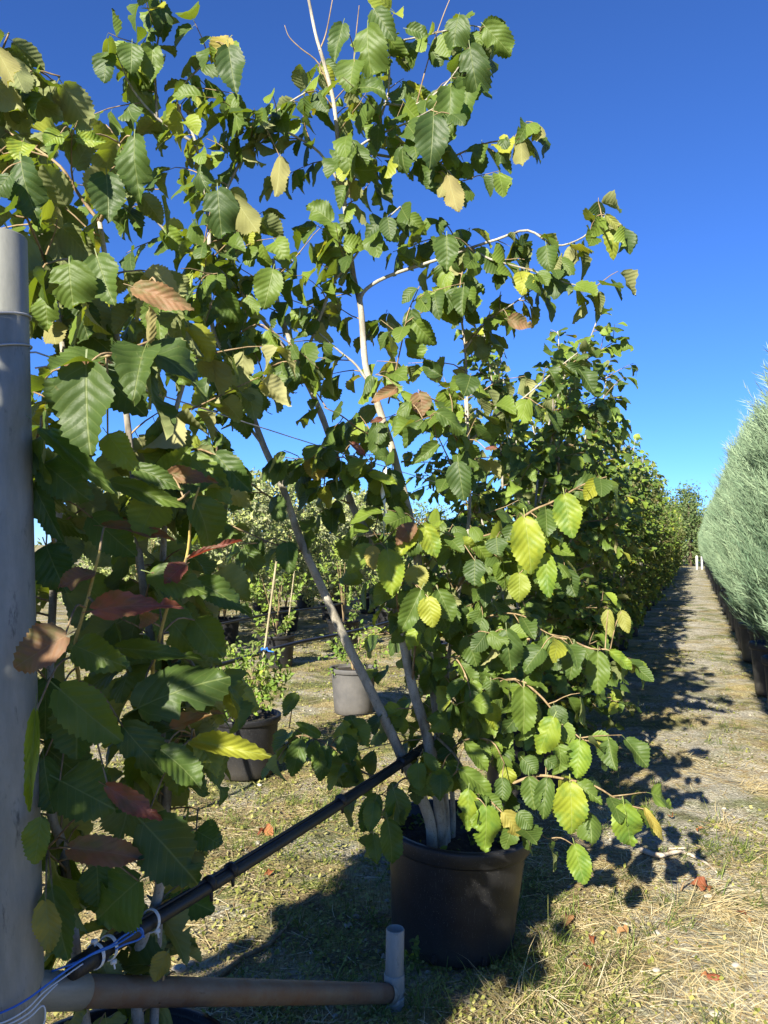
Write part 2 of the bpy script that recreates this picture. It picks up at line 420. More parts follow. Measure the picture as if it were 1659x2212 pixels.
def smooth_poly(pts, n=5):
    P = np.asarray(pts, float)
    if len(P) < 3:
        t = np.linspace(0, 1, n + 1)[:, None]
        return P[0] * (1 - t) + P[-1] * t
    Q = np.vstack([2 * P[0] - P[1], P, 2 * P[-1] - P[-2]])
    out = []
    for i in range(1, len(Q) - 2):
        p0, p1, p2, p3 = Q[i - 1], Q[i], Q[i + 1], Q[i + 2]
        for k in range(n):
            t = k / n
            out.append(.5 * (2 * p1 + (p2 - p0) * t + (2 * p0 - 5 * p1 + 4 * p2 - p3) * t * t + (3 * p1 - p0 - 3 * p2 + p3) * t ** 3))
    out.append(P[-1])
    return np.array(out)
def tube(pts, r0, r1=None, sides=8, cap=True, knob=0., seed=0):
    """verts, faces of a tapered tube along a polyline."""
    P = np.asarray(pts, float)
    r1 = r0 if r1 is None else r1
    n = len(P)
    T = np.gradient(P, axis=0); T /= np.linalg.norm(T, axis=1)[:, None] + 1e-9
    ref = np.array((0, 0, 1.)) if abs(T[0][2]) < .9 else np.array((1., 0, 0))
    a = np.cross(T[0], ref); a /= np.linalg.norm(a)
    rng = np.random.default_rng(seed)
    rad = np.linspace(r0, r1, n)
    if knob:
        rad = rad * (1 + knob * rng.uniform(-1, 1, n))
    V_, F = [], []
    ang = np.arange(sides) * 2 * math.pi / sides
    for i in range(n):
        a = a - T[i] * a.dot(T[i]); a /= np.linalg.norm(a) + 1e-9
        b = np.cross(T[i], a)
        V_.append(P[i] + rad[i] * (np.cos(ang)[:, None] * a + np.sin(ang)[:, None] * b))
    V_ = np.vstack(V_)
    for i in range(n - 1):
        for s in range(sides):
            s2 = (s + 1) % sides
            F.append((i * sides + s, i * sides + s2, (i + 1) * sides + s2, (i + 1) * sides + s))
    if cap:
        V_ = np.vstack([V_, P[:1], P[-1:]])
        for s in range(sides):
            s2 = (s + 1) % sides
            F.append((len(V_) - 2, s2, s))
            F.append((len(V_) - 1, (n - 1) * sides + s, (n - 1) * sides + s2))
    return V_, F
def tube_object(name, pts, r0, r1, mat, parent=None, sides=8, knob=0., origin=(0, 0, 0), kind=None, cap=True):
    v, f = tube(np.asarray(pts, float) - np.asarray(origin, float), r0, r1, sides, cap, knob, len(pts))
    return mesh_object(name, v, f, mat, parent, kind=kind)
def lathe(profile, n=40, wob=0., seed=1):
    """profile: (r, z) pairs from outside bottom round to inside."""
    rng = np.random.default_rng(seed)
    V_, F = [], []
    ph = rng.uniform(0, 6.28, 3)
    for (r, z) in profile:
        for k in range(n):
            a = 2 * math.pi * k / n
            rr = r * (1 + wob * (math.sin(2 * a + ph[0]) + .5 * math.sin(3 * a + ph[1])) * min(1, z / .3 + .1))
            V_.append((rr * math.cos(a), rr * math.sin(a), z))
    for i in range(len(profile) - 1):
        for k in range(n):
            k2 = (k + 1) % n
            F.append((i * n + k, i * n + k2, (i + 1) * n + k2, (i + 1) * n + k))
    return np.array(V_), F
def merge(parts):
    V_, F, o = [], [], 0
    for v, f in parts:
        V_.append(v); F += [tuple(i + o for i in q) for q in f]; o += len(v)
    return np.vstack(V_), F

# ------------------------------------------------------------------ leaves
def leaf_arrays(rows, half, seed, fold=.22, wave=.05, droop=.18, tooth=.03, slim=1., twist=0., cup=0., bite=None):
    """A toothed ovate blade one unit long on +Y, upper side on +Z, with a short stalk."""
    rng = np.random.default_rng(seed)
    tk = [0, .04, .12, .28, .45, .62, .78, .90, .97, 1]
    wk = [.06, .17, .29, .395, .415, .37, .27, .15, .055, .004]
    ph = rng.uniform(0, 6.28, 4)
    V_, UV, F = [], [], []
    nc = 2 * half + 1
    side_bend = rng.uniform(-.05, .05)
    asym = rng.uniform(.90, 1.08, 2)
    for i in range(rows + 1):
        t = i / rows
        w = np.interp(t, tk, wk) * slim
        for c in range(-half, half + 1):
            q = c / half
            s = 0 if q < 0 else 1
            ww = w * asym[s]
            if bite and s == bite[0] and q != 0 and bite[1] <= t <= bite[2]: ww *= bite[3]
            yy = t
            if abs(q) == 1 and 1 < i < rows:
                ww += (tooth if i % 2 else -tooth * .6) * rng.uniform(.5, 1.2)
                yy += (.012 if i % 2 else 0) - .0
            x = q * ww + side_bend * math.sin(math.pi * t)
            z = fold * abs(q * ww) + wave * math.sin(7 * t + ph[s]) * q * q + .5 * wave * math.sin(13 * t + ph[2 + s]) * abs(q) - droop * t ** 2.0
            z += cup * (q * ww) ** 2 * 2.2 * (.4 + t)
            x0 = x; an = twist * t
            x, z = x * math.cos(an) - z * math.sin(an), x * math.sin(an) + z * math.cos(an)
            V_.append((x, yy - .06 * abs(q) * (1 - t) * (t < .2), z)); UV.append((x0 + .5, t))
    for i in range(rows):
        for c in range(nc - 1):
            a = i * nc + c
            F.append((a, a + 1, a + nc + 1, a + nc))
    k = len(V_)
    for y, z, w in ((0.02, 0.004, .012), (-.10, .012, .010), (-.2, .0, .012)):
        V_ += [(-w, y, z), (w, y, z)]; UV += [(.5, .01), (.5, .01)]
    F += [(k + 2, k + 3, k + 1, k), (k + 4, k + 5, k + 3, k + 2)]
    return np.array(V_), np.array(F), np.array(UV)
LEAF_KINDS = []
prm = [(.22, .05, .18, .03, .2, 0), (.35, .04, .10, .030, -.3, 0), (.12, .08, .34, .036, .1, -.5), (.45, .06, .22, .028, .4, 0), (.05, .07, .05, .034, -.2, .4), (.28, .09, .42, .032, 0, 0), (-.15, .07, .28, .032, .3, -.6), (.65, .05, .15, .03, -.5, 0),
       (.20, .12, .30, .036, .7, .3), (.75, .08, .45, .03, .2, 0), (-.25, .10, .50, .034, -.6, -.8), (.15, .05, .62, .032, .15, .5)]
for q, (fo, wa, dr, to, tw, cu) in enumerate(prm):
    sl = (1.0, .92, 1.08, .86, 1.05, .96, 1.0, .9, 1.1, .95, .9, 1.02)[q]
    bt = {2: (1, .42, .55, .55), 5: (0, .68, .80, .5), 8: (0, .25, .36, .6), 10: (1, .74, .86, .3), 11: (1, .55, .62, .45)}.get(q)
    LEAF_KINDS.append((leaf_arrays(12, 1, 50 + q, fo, wa * .8, dr, to, sl, tw, cu, bt), leaf_arrays(24, 3, 80 + q, fo, wa * 1.35, dr, to * .95, sl * .97, tw, cu, bt)))
LEAF_MESHES = {}
def leaf_mesh(kind, fine, mat):
    key = (kind, fine, mat)
    if key not in LEAF_MESHES:
        v, f, uv = LEAF_KINDS[kind][1 if fine else 0]
        me = bpy.data.meshes.new("leaf")
        make_mesh(me, v, f, uv)
        me.materials.append(M[mat])
        LEAF_MESHES[key] = me
    return LEAF_MESHES[key]

def unit(a):
    a = np.asarray(a, float)
    return a / (np.linalg.norm(a, axis=-1, keepdims=True) + 1e-9)
class Leaves:
    """Collects leaves as base point, tip direction, normal, length, relative width, kind, material."""
    def __init__(s): s.a = []
    def put(s, base, tip, nrm, length, width=1., kind=0, mat=None, rank=0.):
        t = unit(tip); n = np.asarray(nrm, float); n = unit(n - t * n.dot(t)); x = np.cross(t, n)
        s.a.append((np.asarray(base, float), x, t, n, length, width, kind, mat, rank))
CAM = np.array((0, 0, 1.56))
def show_size(l):
    """How large a leaf shows from the camera (0 outside the picture)."""
    c = l[0] + l[2] * l[4] * .5 - CAM
    if c[1] < .4: return 0.
    px, pz = c[0] / c[1], (c[2] - c[1] * .0423) / c[1]
    if abs(px) > .53 or abs(pz) > .70: return 0.
    d = np.linalg.norm(c)
    return l[4] ** 2 * l[5] * (abs(l[3].dot(c) / d) + .15) / d ** 2
def place_leaves(lv, root, origin, single=300, fine=False, mats=('leaf0', 'leaf1'), seed=0, frame=0):
    """The leaves that show largest become single objects, the rest one joined mass."""
    rng = np.random.default_rng(seed)
    origin = np.asarray(origin, float)
    order = sorted(range(len(lv.a)), key=lambda i: -(lv.a[i][8] + show_size(lv.a[i])))
    pick = order[:single]; rest = order[single:]
    for i in pick:
        b, x, t, n, ln, w, k, mt, _ = lv.a[i]
        o = link("leaf", leaf_mesh(k, fine, mt or mats[0]), root)
        m = Matrix.Identity(4)
        for r_ in range(3):
            m[r_][0] = x[r_] * ln * w; m[r_][1] = t[r_] * ln; m[r_][2] = n[r_] * ln; m[r_][3] = b[r_] - origin[r_]
        o.matrix_basis = m
    if rest:
        joined_leaves("foliage", [lv.a[i] for i in rest], root, origin, M[mats[1]], rng)
def joined_leaves(name, arr, root, origin, mat, rng):
    VV, FF, UVV, RR, o = [], [], [], [], 0
    for k in range(len(LEAF_KINDS)):
        sel = [l for l in arr if l[6] == k]
        if not sel: continue
        v, f, uv = LEAF_KINDS[k][0]
        B = np.array([l[0] for l in sel]) - origin
        X = np.array([l[1] * l[4] * l[5] for l in sel]); T = np.array([l[2] * l[4] for l in sel]); Nn = np.array([l[3] * l[4] for l in sel])
        W = B[:, None, :] + v[None, :, 0:1] * X[:, None] + v[None, :, 1:2] * T[:, None] + v[None, :, 2:3] * Nn[:, None]
        n = len(sel)
        VV.append(W.reshape(-1, 3)); FF.append((f[None] + (np.arange(n) * len(v))[:, None, None]).reshape(-1, 4) + o)
        UVV.append(np.tile(uv, (n, 1))); RR.append(np.repeat(rng.random(n), len(v))); o += n * len(v)
    ob = mesh_object(name, np.vstack(VV), np.vstack(FF), mat, root, uv=np.vstack(UVV), rnd=np.concatenate(RR), kind="stuff")
    return ob

def prune(lv, start, test):
    """Take out grown leaves (not the ones set by hand) where the plant has been cut back."""
    lv.a = [l for i, l in enumerate(lv.a) if l[8] > 0 or not test(l[0] + l[2] * l[4] * .5)]
class Grower:
    def __init__(s, seed, axis, size=(.085, .125), hang=.75, spacing=.055):
        s.r = np.random.default_rng(seed); s.lv = Leaves(); s.twigs = []; s.axis = np.asarray(axis, float); s.size = size; s.hang = hang; s.sp = spacing
        s.lines = []; s.level = 0.
    def out(s, p):
        o = np.array((p[0] - s.axis[0], p[1] - s.axis[1], 0.)); return unit(o + 1e-4)
    def leaf(s, p, side, tan, scale=1., mat=None):
        r = s.r; o = s.out(p)
        down = s.hang * r.uniform(.4, 1.5)
        tip = .55 * side + .35 * tan + .25 * o + np.array((0, 0, -down)) + r.normal(0, .28, 3)
        n = .75 * o + np.array((0, 0, .55 + s.level)) + .55 * TO_SUN + r.normal(0, .42, 3)
        ln = r.uniform(*s.size) * scale
        s.lv.put(p + unit(tip) * ln * .2, tip, n, ln, r.uniform(.85, 1.12), int(r.integers(0, len(LEAF_KINDS))), mat)
    def leaves_along(s, poly, start=.2, scale=1., sp=None):
        r = s.r; P = np.asarray(poly); seg = np.linalg.norm(np.diff(P, axis=0), axis=1); L = seg.sum(); cum = np.concatenate([[0], np.cumsum(seg)])
        d = start * L; k = r.integers(0, 2)
        while d < L:
            i = min(np.searchsorted(cum, d) - 1, len(seg) - 1); i = max(i, 0)
            f = (d - cum[i]) / max(seg[i], 1e-6); p = P[i] * (1 - f) + P[i + 1] * f; t = unit(P[i + 1] - P[i])
            sd = unit(np.cross(t, (0, 0, 1)) + r.normal(0, .25, 3)) * (1 if k % 2 else -1)
            s.leaf(p, sd, t, scale); k += 1
            d += (sp or s.sp) * r.uniform(.6, 1.5)
        s.leaf(P[-1], r.normal(0, .3, 3), unit(P[-1] - P[-2]), scale)
    def twig(s, p, d, length, rad=.0028, scale=1., sp=None):
        r = s.r; n = 4; pts = [np.asarray(p, float)]; d = unit(d)
        for i in range(n):
            d = unit(d + r.normal(0, .14, 3) + np.array((0, 0, -.05)))
            pts.append(pts[-1] + d * length / n)
        s.twigs.append((np.array(pts), rad, rad * .45)); s.lines.append(np.array(pts))
        s.leaves_along(pts, .18, scale, sp)
    def twigs_along(s, poly, every=.12, length=(.14, .34), start=.15, up=.15, scale=1., sp=None, outw=.4):
        r = s.r; P = np.asarray(poly); seg = np.linalg.norm(np.diff(P, axis=0), axis=1); L = seg.sum(); cum = np.concatenate([[0], np.cumsum(seg)])
        d = start * L + r.uniform(0, every)
        while d < L:
            i = max(min(np.searchsorted(cum, d) - 1, len(seg) - 1), 0)
            f = (d - cum[i]) / max(seg[i], 1e-6); p = P[i] * (1 - f) + P[i + 1] * f; t = unit(P[i + 1] - P[i])
            sd = r.normal(0, 1, 3); sd = unit(sd - t * sd.dot(t))
            s.twig(p, sd + .5 * t + outw * s.out(p) + np.array((0, 0, up)), r.uniform(*length), scale=scale, sp=sp)
            d += every * r.uniform(.6, 1.4)
    def near_line(s, p):
        best, bp = 9, None
        for l in s.lines:
            dd = np.linalg.norm(l - p, axis=1); i = dd.argmin()
            if dd[i] < best: best, bp = dd[i], l[i]
        return best, bp
    def hand(s, spec, mat=None, under=False, kind=None, rank=1., nrm=None):
        """One leaf set by hand: base, tip and breadth."""
        b, t, w = spec; b = np.array(b); t = np.array(t); ln = np.linalg.norm(t - b)
        to_cam = unit(CAM - b)
        n = (to_cam * .9 + TO_SUN * .45 + np.array((0, 0, .2)) + s.r.normal(0, .16, 3)) if nrm is None else np.array(nrm, float)
        if under: n = -n
        k = int(s.r.integers(0, 6)) if kind is None else kind
        dist, q = s.near_line(b)
        if q is not None and dist > .02:
            md = (b + q) / 2 + np.array((0, 0, .15 * dist)); s.twigs.append((smooth_poly([q, md, b], 3), .0024, .0016))
        s.lv.put(b, t - b, n, ln, w / (.80 * ln), k, mat, rank)
    def build_twigs(s, root, origin, mat='twig', sides=4):
        if s.twigs:
            v, f = merge([tube(p - np.asarray(origin), a, b, sides, False) for p, a, b in s.twigs])
            mesh_object("twigs", v, f, M[mat], root, kind="stuff")

# ------------------------------------------------------------------ ground
def axis_coords(lo, hi, fine_lo, fine_hi, step):
    mid = np.arange(fine_lo, fine_hi, step)
    def grow(a, lim, sgn):
        out, d = [], step
        while sgn * (lim - a) > 0:
            d *= 1.22; a = a + sgn * d; out.append(a)
        return out
    return np.array(sorted(grow(mid[0], lo, -1)) + list(mid) + grow(mid[-1], hi, 1))
gx = axis_coords(-900, 900, -5.0, 7.0, .05); gy = axis_coords(-200, 1500, 0.5, 15.0, .055)
XX, YY = np.meshgrid(gx, gy)
gv = np.stack([XX, YY, gz(XX, YY)], -1).reshape(-1, 3)
ni, nj = len(gy), len(gx)
ii, jj = np.meshgrid(np.arange(ni - 1), np.arange(nj - 1), indexing='ij')
a = (ii * nj + jj).ravel()
mesh_object("ground", gv, np.stack([a, a + 1, a + nj + 1, a + nj], -1), M['ground'], kind="structure")

def blades(name, n_pts, xy, ang, length, lift, sag, width, rnd, mat, label, cat):
    """Curved tapering blades of grass, one mesh."""
    n = len(xy)
    S = np.array((0, .35, .7, 1.0))
    hx, hy = np.cos(ang), np.sin(ang)
    px = xy[:, 0:1] + (hx * length)[:, None] * S; py = xy[:, 1:2] + (hy * length)[:, None] * S
    bend = np.random.default_rng(n).normal(0, .12, n) * length
    px = px - hy[:, None] * bend[:, None] * S ** 2; py = py + hx[:, None] * bend[:, None] * S ** 2
    pz = length[:, None] * (lift[:, None] * S - sag[:, None] * S ** 2)
    pz = np.maximum(pz, .003 + .004 * rnd[:, None]) + gz(px, py)
    W = width[:, None] * np.array((1., .9, .6, .0)) * .5
    lx, ly = -hy[:, None] * W, hx[:, None] * W
    A = np.stack([px - lx, py - ly, pz], -1); B = np.stack([px + lx, py + ly, pz + W * .6], -1)
    Vv = np.stack([A, B], 2).reshape(n, 8, 3)
    q = np.array([(0, 1, 3, 2), (2, 3, 5, 4), (4, 5, 7, 6)])
    F = (q[None] + (np.arange(n) * 8)[:, None, None]).reshape(-1, 4)
    o = mesh_object(name, Vv.reshape(-1, 3), F, mat, rnd=np.repeat(rnd, 8), kind="stuff")
    tag(o, label, cat, kind="stuff")
    return o
rg = np.random.default_rng(5)
def scatter(n, dmin=1.7, dmax=14., xr=(-.52, .56), power=1.6):
    """Points over the ground the picture can see, thicker near the camera."""
    d = dmin + (dmax - dmin) * rg.random(n) ** power
    x = d * rg.uniform(xr[0], xr[1], n)
    return np.stack([x, d], -1)
def field(xy, s=1.0, o=0.):
    x, y = xy[:, 0] * s, xy[:, 1] * s
    return (np.sin(2.1 * x + 1.3 * y + o) + np.sin(-1.4 * x + 2.7 * y + 2 * o) + np.sin(4.3 * x + .7 * y + 3 * o) * .6 + np.sin(1.1 * x - 5.1 * y + o) * .6) / 3.2

# dry grass: loose straw lying about, and sprawling clumps
xy = np.vstack([scatter(26000, 1.7, 15), scatter(26000, 1.7, 5.5, power=1.1)]); keep = field(xy, 1.0, .7) + rg.normal(0, .4, len(xy)) > .0; xy = xy[keep]; n = len(xy)
ang = rg.uniform(0, 6.28, n); ln = rg.uniform(.03, .17, n); lift = rg.uniform(0, .14, n); sag = rg.uniform(.05, .15, n); wd = rg.uniform(.0016, .0034, n) * (1 + xy[:, 1] * .06); rr = rg.random(n)
cl = [(0.990,3.316,0.000), (1.192,3.275,0.000), (1.394,3.336,0.000), (0.514,2.699,0.000), (1.415,2.934,0.000), (1.458,3.216,0.000), (0.837,3.336,0.000), (1.186,3.607,0.000), (1.887,4.310,0.000), (2.187,5.589,0.000), (2.723,6.739,0.000), (2.353,4.958,0.000), (0.626,3.000,0.000), (-0.224,5.361,0.000), (-0.027,4.778,0.000), (0.762,2.726,0.000), (1.730,3.708,0.000), (0.412,2.570,0.000), (3.587,7.972,0.000)]
for cpt in cl:
    k = int(rg.integers(40, 120)); c = np.array(cpt[:2]); dm = 1 + .10 * c[1]
    p = c + rg.normal(0, .03 * dm, (k, 2)); xy = np.vstack([xy, p]); main = rg.uniform(0, 6.28)
    ang = np.concatenate([ang, rg.normal(main, 1.5, k)]); ln = np.concatenate([ln, rg.uniform(.08, .26, k)]); lift = np.concatenate([lift, rg.uniform(.15, .8, k)]); sag = np.concatenate([sag, rg.uniform(.2, .85, k)])
    wd = np.concatenate([wd, rg.uniform(.0018, .0036, k)]); rr = np.concatenate([rr, rg.uniform(.3, 1, k)])
blades("dry_grass", 4, xy, ang, ln, lift, sag, wd, rr, M['straw'], "straw coloured dry grass sprawling over the ground and path", "dry grass")

# green tufts
cen = np.vstack([scatter(1500, 1.7, 16), scatter(500, 1.7, 5., power=1.1)]); cen = cen[field(cen, 1.3, 2.2) + rg.normal(0, .3, len(cen)) > .15]
k = rg.integers(10, 26, len(cen)); idx = np.repeat(np.arange(len(cen)), k); n = len(idx)
xy = cen[idx] + rg.normal(0, .022, (n, 2)); ang = rg.uniform(0, 6.28, n); ln = rg.uniform(.03, .095, n); lift = rg.uniform(.4, 1.6, n); sag = rg.uniform(.1, .7, n)
blades("green_grass", 4, xy, ang, ln, lift, sag, rg.uniform(.0018, .0034, n) * (1 + xy[:, 1] * .05), rg.random(n), M['grass'], "short green grass tufts growing between the gravel", "grass")

# low ground cover with tiny leaves
xy = scatter(70000, 1.7, 13, (-.52, .54), 1.4); keep = field(xy, .8, 4.0) + .25 * np.sign(-xy[:, 0] * .9 + .25 * xy[:, 1] - .2) + rg.normal(0, .25, len(xy)) > .02; xy = xy[keep]; n = len(xy)
sz = rg.uniform(.004, .010, n) * (1 + xy[:, 1] * .05); an = rg.uniform(0, 6.28, n); ca, sa = np.cos(an), np.sin(an)
zc = gz(xy[:, 0], xy[:, 1]) + rg.uniform(.002, .022, n); tl = rg.normal(0, .45, (n, 2))
base = np.stack([xy[:, 0], xy[:, 1], zc], -1)
q = np.array([(-1, 0), (0, -.7), (1, 0), (0, .7)])
lx = q[None, :, 0] * ca[:, None] - q[None, :, 1] * sa[:, None]; ly = q[None, :, 0] * sa[:, None] + q[None, :, 1] * ca[:, None]
W = np.stack([lx, ly, lx * tl[:, :1] + ly * tl[:, 1:]], -1) * sz[:, None, None] + base[:, None]
o = mesh_object("ground_cover", W.reshape(-1, 3), np.arange(n * 4).reshape(-1, 4), M['cover'], rnd=np.repeat(rg.random(n), 4), smooth=False)
tag(o, "low yellow-green moss and tiny-leaved weeds carpeting the ground", "ground cover", kind="stuff")

# gravel
xy = scatter(9000, 1.7, 16, (-.52, .56), 1.5); keep = field(xy, 1.5, 1.1) + rg.normal(0, .4, len(xy)) > .1; xy = xy[keep]; n = len(xy)
gold = (1 + 5 ** .5) / 2
ico = unit(np.array([(-1, gold, 0), (1, gold, 0), (-1, -gold, 0), (1, -gold, 0), (0, -1, gold), (0, 1, gold), (0, -1, -gold), (0, 1, -gold), (gold, 0, -1), (gold, 0, 1), (-gold, 0, -1), (-gold, 0, 1)], float))
icf = np.array([(0, 11, 5), (0, 5, 1), (0, 1, 7), (0, 7, 10), (0, 10, 11), (1, 5, 9), (5, 11, 4), (11, 10, 2), (10, 7, 6), (7, 1, 8), (3, 9, 4), (3, 4, 2), (3, 2, 6), (3, 6, 8), (3, 8, 9), (4, 9, 5), (2, 4, 11), (6, 2, 10), (8, 6, 7), (9, 8, 1)])
sz = np.exp(rg.normal(-5.2, .5, n)); sz = np.clip(sz, .003, .022)
sh = ico[None] * (1 + rg.normal(0, .18, (n, 12, 1))) * sz[:, None, None] * np.stack([rg.uniform(.8, 1.3, n), rg.uniform(.7, 1.1, n), rg.uniform(.4, .75, n)], -1)[:, None]
sh = sh + np.stack([xy[:, 0], xy[:, 1], gz(xy[:, 0], xy[:, 1]) + sz * .2], -1)[:, None]
o = mesh_object("gravel", sh.reshape(-1, 3), (icf[None] + (np.arange(n) * 12)[:, None, None]).reshape(-1, 3), M['gravel'], rnd=np.repeat(rg.random(n), 12), smooth=False)
tag(o, "grey and white gravel stones scattered through the ground", "gravel", kind="stuff")

# ------------------------------------------------------------------ nursery pots
def pot_parts(root, rt=.275, rb=.225, h=.46, mat='pot', rim=.055, wob=.012, seed=1, tilt=None, n=44, holes=True, soil=.05):
    """pot (> rim), soil: a tapered nursery can with a thick turned-down lip and drain holes at the foot."""
    lip = .012
    rr = lambda z: rb + (rt - .014 - rb) * z / h
    prof = [(0.01, .004), (rb - .012, .003), (rb, .012), (rr(.05), .05), (rr(.2), .2), (rr(h - rim), h - rim), (rr(h), h - .004), (rr(h) - .006, h - .004), (rr(h - .1) - .006, h - .1), (rr(.1) - .006, .1)]
    v, f = lathe(prof, n, wob, seed)
    body = mesh_object("pot", v, f, M[mat], root)
    prof2 = [(rr(h - rim) + .001, h - rim - .001), (rt - .004, h - rim - .002), (rt, h - rim + .006), (rt + .003, h - .010), (rt, h), (rr(h) - .004, h + .001), (rr(h) - .008, h - .012)]
    v, f = lathe(prof2, n, wob, seed)
    rimo = mesh_object("rim", v, f, M[mat], body)
    hz = h - soil
    rs = np.random.default_rng(seed)
    ring = 12; Vv, Ff = [(0, 0, hz + .012)], []
    for j in range(1, 5):
        for k in range(ring * 2):
            a_ = math.pi * k / ring; r_ = (rr(hz) - .005) * j / 4
            Vv.append((r_ * math.cos(a_), r_ * math.sin(a_), hz + (rs.normal(0, .007) if j < 4 else 0)))
    m_ = ring * 2
    for k in range(m_): Ff.append((0, 1 + k, 1 + (k + 1) % m_))
    for j in range(3):
        for k in range(m_):
            a0 = 1 + j * m_ + k; a1 = 1 + j * m_ + (k + 1) % m_
            Ff.append((a0, a0 + m_, a1 + m_, a1))
    so = mesh_object("soil", np.array(Vv), Ff, M['soil'], root)
    if holes:
        for a_ in np.arange(8) * math.pi / 4 + .25:
            w, hh, r_ = .022, .034, rr(.05) + .0015
            pts = []
            for da, z in ((-w / r_, .018), (w / r_, .018), (w / r_, .018 + hh), (-w / r_, .018 + hh)):
                for ro in (r_ - .004, r_):
                    pts.append((ro * math.cos(a_ + da * .5), ro * math.sin(a_ + da * .5), z))
            pts = np.array(pts)
            hm = mesh_object("drain_hole", pts, [(1, 3, 5, 7), (0, 1, 3, 2), (2, 3, 5, 4), (4, 5, 7, 6), (6, 7, 1, 0)], M['soil'], body, smooth=False)
    if tilt:
        for o_ in (body, so): o_.rotation_euler = tilt
    return body

# ------------------------------------------------------------------ the big shrub in the middle
MAIN = (.268, 3.085, 0.)
main = thing("potted_shrub", "tall multi-stemmed shrub in the nearest large black pot, centre of the picture", "shrub", MAIN, "potted shrubs in the left-hand row")
pot_parts(main, .290, .238, .445, 'pot', .06, .008, 3, tilt=(R(1.0), R(3.5), R(10)))
wr = np.random.default_rng(4); lw = Leaves()
for q in range(90):
    a_ = wr.uniform(0, 6.28); r_ = .24 * math.sqrt(wr.random())
    lw.put((MAIN[0] + r_ * math.cos(a_), MAIN[1] + r_ * math.sin(a_), .395 + wr.uniform(0, .03)), wr.normal(0, 1, 3) + (0, 0, .5), wr.normal(0, .5, 3) + (0, 0, 1), wr.uniform(.015, .04), .8, int(wr.integers(0, 8)))
joined_leaves("soil_weeds", lw.a, main, np.array(MAIN), M['leaf1'], wr)
g = Grower(11, MAIN, (.072, .118), .8, .046)
STEMS = [
 ([(0.169,2.960,0.524),(0.071,2.930,0.747),(-0.052,2.900,1.010),(-0.139,2.880,1.186),(-0.225,2.860,1.379),(-0.311,2.850,1.570),(-0.381,2.840,1.777),(-0.449,2.830,1.924),(-0.511,2.830,2.090),(-0.593,2.840,2.268),(-0.658,2.860,2.411),(-0.678,2.900,2.772)], .022, .007),
 ([(0.215,2.980,0.534),(0.171,2.970,0.802),(0.108,2.960,1.016),(0.064,2.960,1.247),(0.028,2.970,1.372),(-0.035,2.980,1.552),(-0.127,3.000,1.716),(-0.221,3.020,1.997),(-0.276,3.030,2.139),(-0.335,3.040,2.261),(-0.413,3.050,2.472),(-0.436,3.050,2.567),(-0.453,3.060,2.724)], .024, .007),
 ([(0.236,3.020,0.529),(0.212,3.040,0.856),(0.182,3.060,1.090),(0.159,3.060,1.329),(0.111,3.060,1.635),(0.057,3.060,1.854),(0.025,3.060,1.971),(-0.044,3.060,2.184),(-0.076,3.060,2.294),(-0.095,3.060,2.524),(-0.124,3.060,2.651),(-0.155,3.060,2.897),(-0.169,3.050,3.012),(-0.188,3.040,3.200),(-0.206,3.020,3.365),(-0.245,3.000,3.514),(-0.276,2.990,3.619),(-0.304,2.980,3.756),(-0.331,2.970,3.884)], .021, .005),
 ([(0.273,3.060,0.525),(0.254,3.100,0.953),(0.273,3.100,1.177),(0.337,3.100,1.570),(0.351,3.100,1.797),(0.345,3.120,2.086),(0.339,3.140,2.362),(0.313,3.160,2.603)], .011, .004),
]
